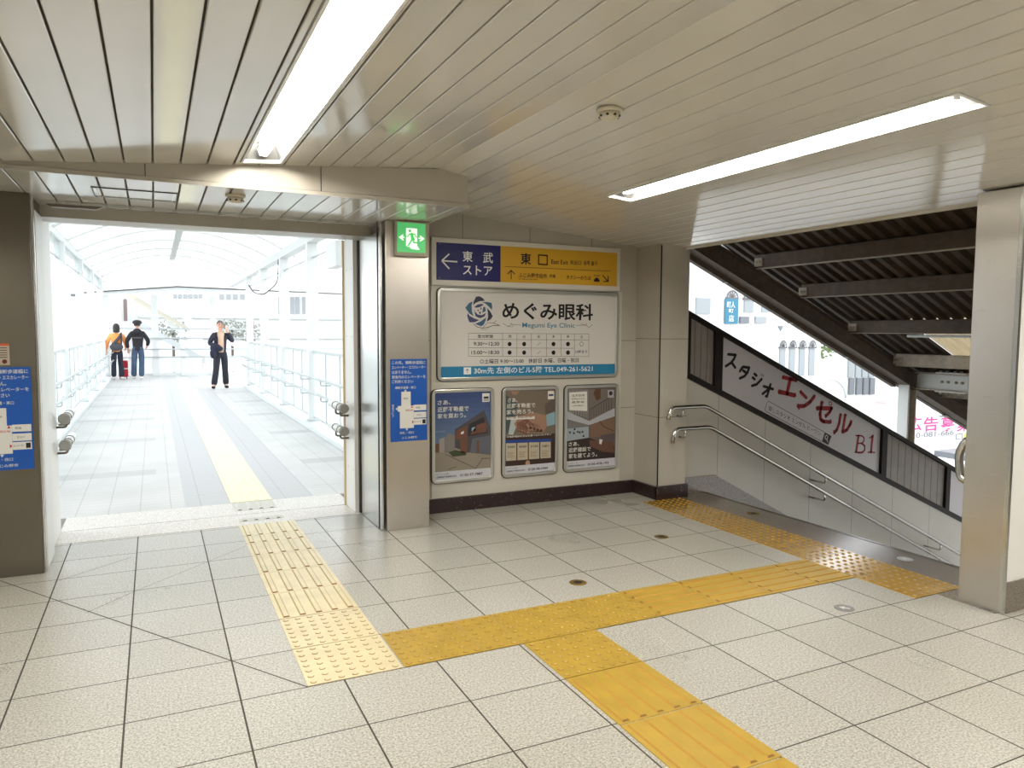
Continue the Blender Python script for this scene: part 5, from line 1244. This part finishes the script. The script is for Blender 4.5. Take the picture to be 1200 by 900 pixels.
# couple seen from behind
BLK = mat('black hooded jacket cloth', (38, 36, 42), .85, noise=.2, nscale=25); DEN = mat('blue denim', (66, 84, 110), .85, noise=.25, nscale=12); DKD = mat('dark navy trousers', (36, 42, 58), .85, noise=.2, nscale=20); ORG = mat('orange top cloth', (246, 160, 92), .8); WSH = mat('white sneakers', (225, 222, 220), .5)
J = dict(elL=(.29, .02, 1.12), wrL=(.27, -.10, .90), paL=(.265, -.13, .83), elR=(-.29, .02, 1.12), wrR=(-.24, -.14, .98), paR=(-.22, -.20, .95), knR=(-.09, -.06, .50), anR=(-.08, .05, .10), knL=(.11, -.02, .50), anL=(.13, -.04, .10), hem=.86)
m2 = person((-.44, 24.9, 0), math.pi-.05, 1.77, 'man in a black hooded jacket, jeans and dark cap seen from behind', J, (DEN, BLK, WSH), None)
hairpiece(m2, 'hair', HAIRB, 1.66, 1.585); O = Vector(m2['_o'])
mb = MB(); mb.lathe((O.x, O.y+.01, O.z+1.64), [(.105, 0), (.128, .03), (.125, .07), (.09, .105), (.02, .12)], HAIRB, 18); mb.build('cap', m2)
mb = MB(); mb.ball((O.x, O.y+.11, O.z+1.42), .10, BLK, 12, 8, (1.15, .6, .9)); mb.build('hood', m2)
mb = MB(); mb.box(O.x-.12, O.x+.12, O.y+.112, O.y+.128, O.z+1.225, O.z+1.24, mat('grey stripe', (120, 110, 108), .6)); mb.build('back_stripe', m2)
J = dict(elL=(.26, .0, 1.10), wrL=(.25, -.14, .98), paL=(.24, -.20, .95), elR=(-.28, .02, 1.12), wrR=(-.30, .0, .90), paR=(-.30, -.02, .83), knR=(-.10, -.03, .50), anR=(-.11, .0, .10), knL=(.09, -.02, .50), anL=(.12, .06, .10), hem=.88)
# facing away: the figure's right is on the photo's right, so swap so that the low arm is on the photo's left
J2 = {}
for k, v in J.items():
    if k == 'hem': J2[k] = v
    else: J2[k[:2]+('L' if k.endswith('R') else 'R')] = (-v[0], v[1], v[2])
wo = person((-1.0, 25.0, 0), math.pi+.05, 1.67, 'person with dark bobbed hair in an orange top, dark bag across the back', J2, (DKD, ORG, WSH), None)
hairpiece(wo, 'hair', HAIRB, 1.66, 1.47, (1.1, 1.08, 1)); O = Vector(wo['_o'])
cb = thing('crossbody_bag', wo.location, 'dark grey crossbody bag on the back of the orange top', 'bag'); cb.rotation_euler = wo.rotation_euler; cb.scale = wo.scale
BAG = mat('dark grey bag cloth', (70, 70, 78), .8)
mb = MB(); mb.ball((O.x+.01, O.y+.155, O.z+1.02), .15, BAG, 14, 8, (1.25, .42, .82)); mb.build('pouch', cb)
MB().tube([(O.x+.16, O.y+.13, O.z+1.03), (O.x+.02, O.y+.155, O.z+1.20), (O.x-.10, O.y+.13, O.z+1.36), (O.x-.13, O.y+.03, O.z+1.455)], [.04, .045, .035, .025], BAG, 8).build('strap', cb)
MB().tube([(O.x-.12, O.y+.14, O.z+1.0), (O.x-.13, O.y+.14, O.z+1.2), (O.x-.13, O.y+.10, O.z+1.38)], .022, BAG, 8).build('strap', cb)
t = thing('red_suitcase', (-.86, 25.35, 0), 'small red wheeled case in front of the orange-topped person', 'suitcase')
RD = mat('red fabric', (196, 40, 52), .6)
MB().box(-.99, -.73, 25.32, 25.50, .05, .55, RD).build('case', t, bevel=.03); MB().box(-.99, -.73, 25.315, 25.505, .29, .32, WHITE).build('band', t)
for x in (-.95, -.77): MB().lathe((x-.012, 25.34, .03), [(.03, 0), (.03, .024)], BLACK, 12, ax='x').build('wheel', t)
MB().tube([(-.92, 25.41, .55), (-.92, 25.41, .85), (-.80, 25.41, .85), (-.80, 25.41, .55)], .008, STEEL, 8).build('handle', t)
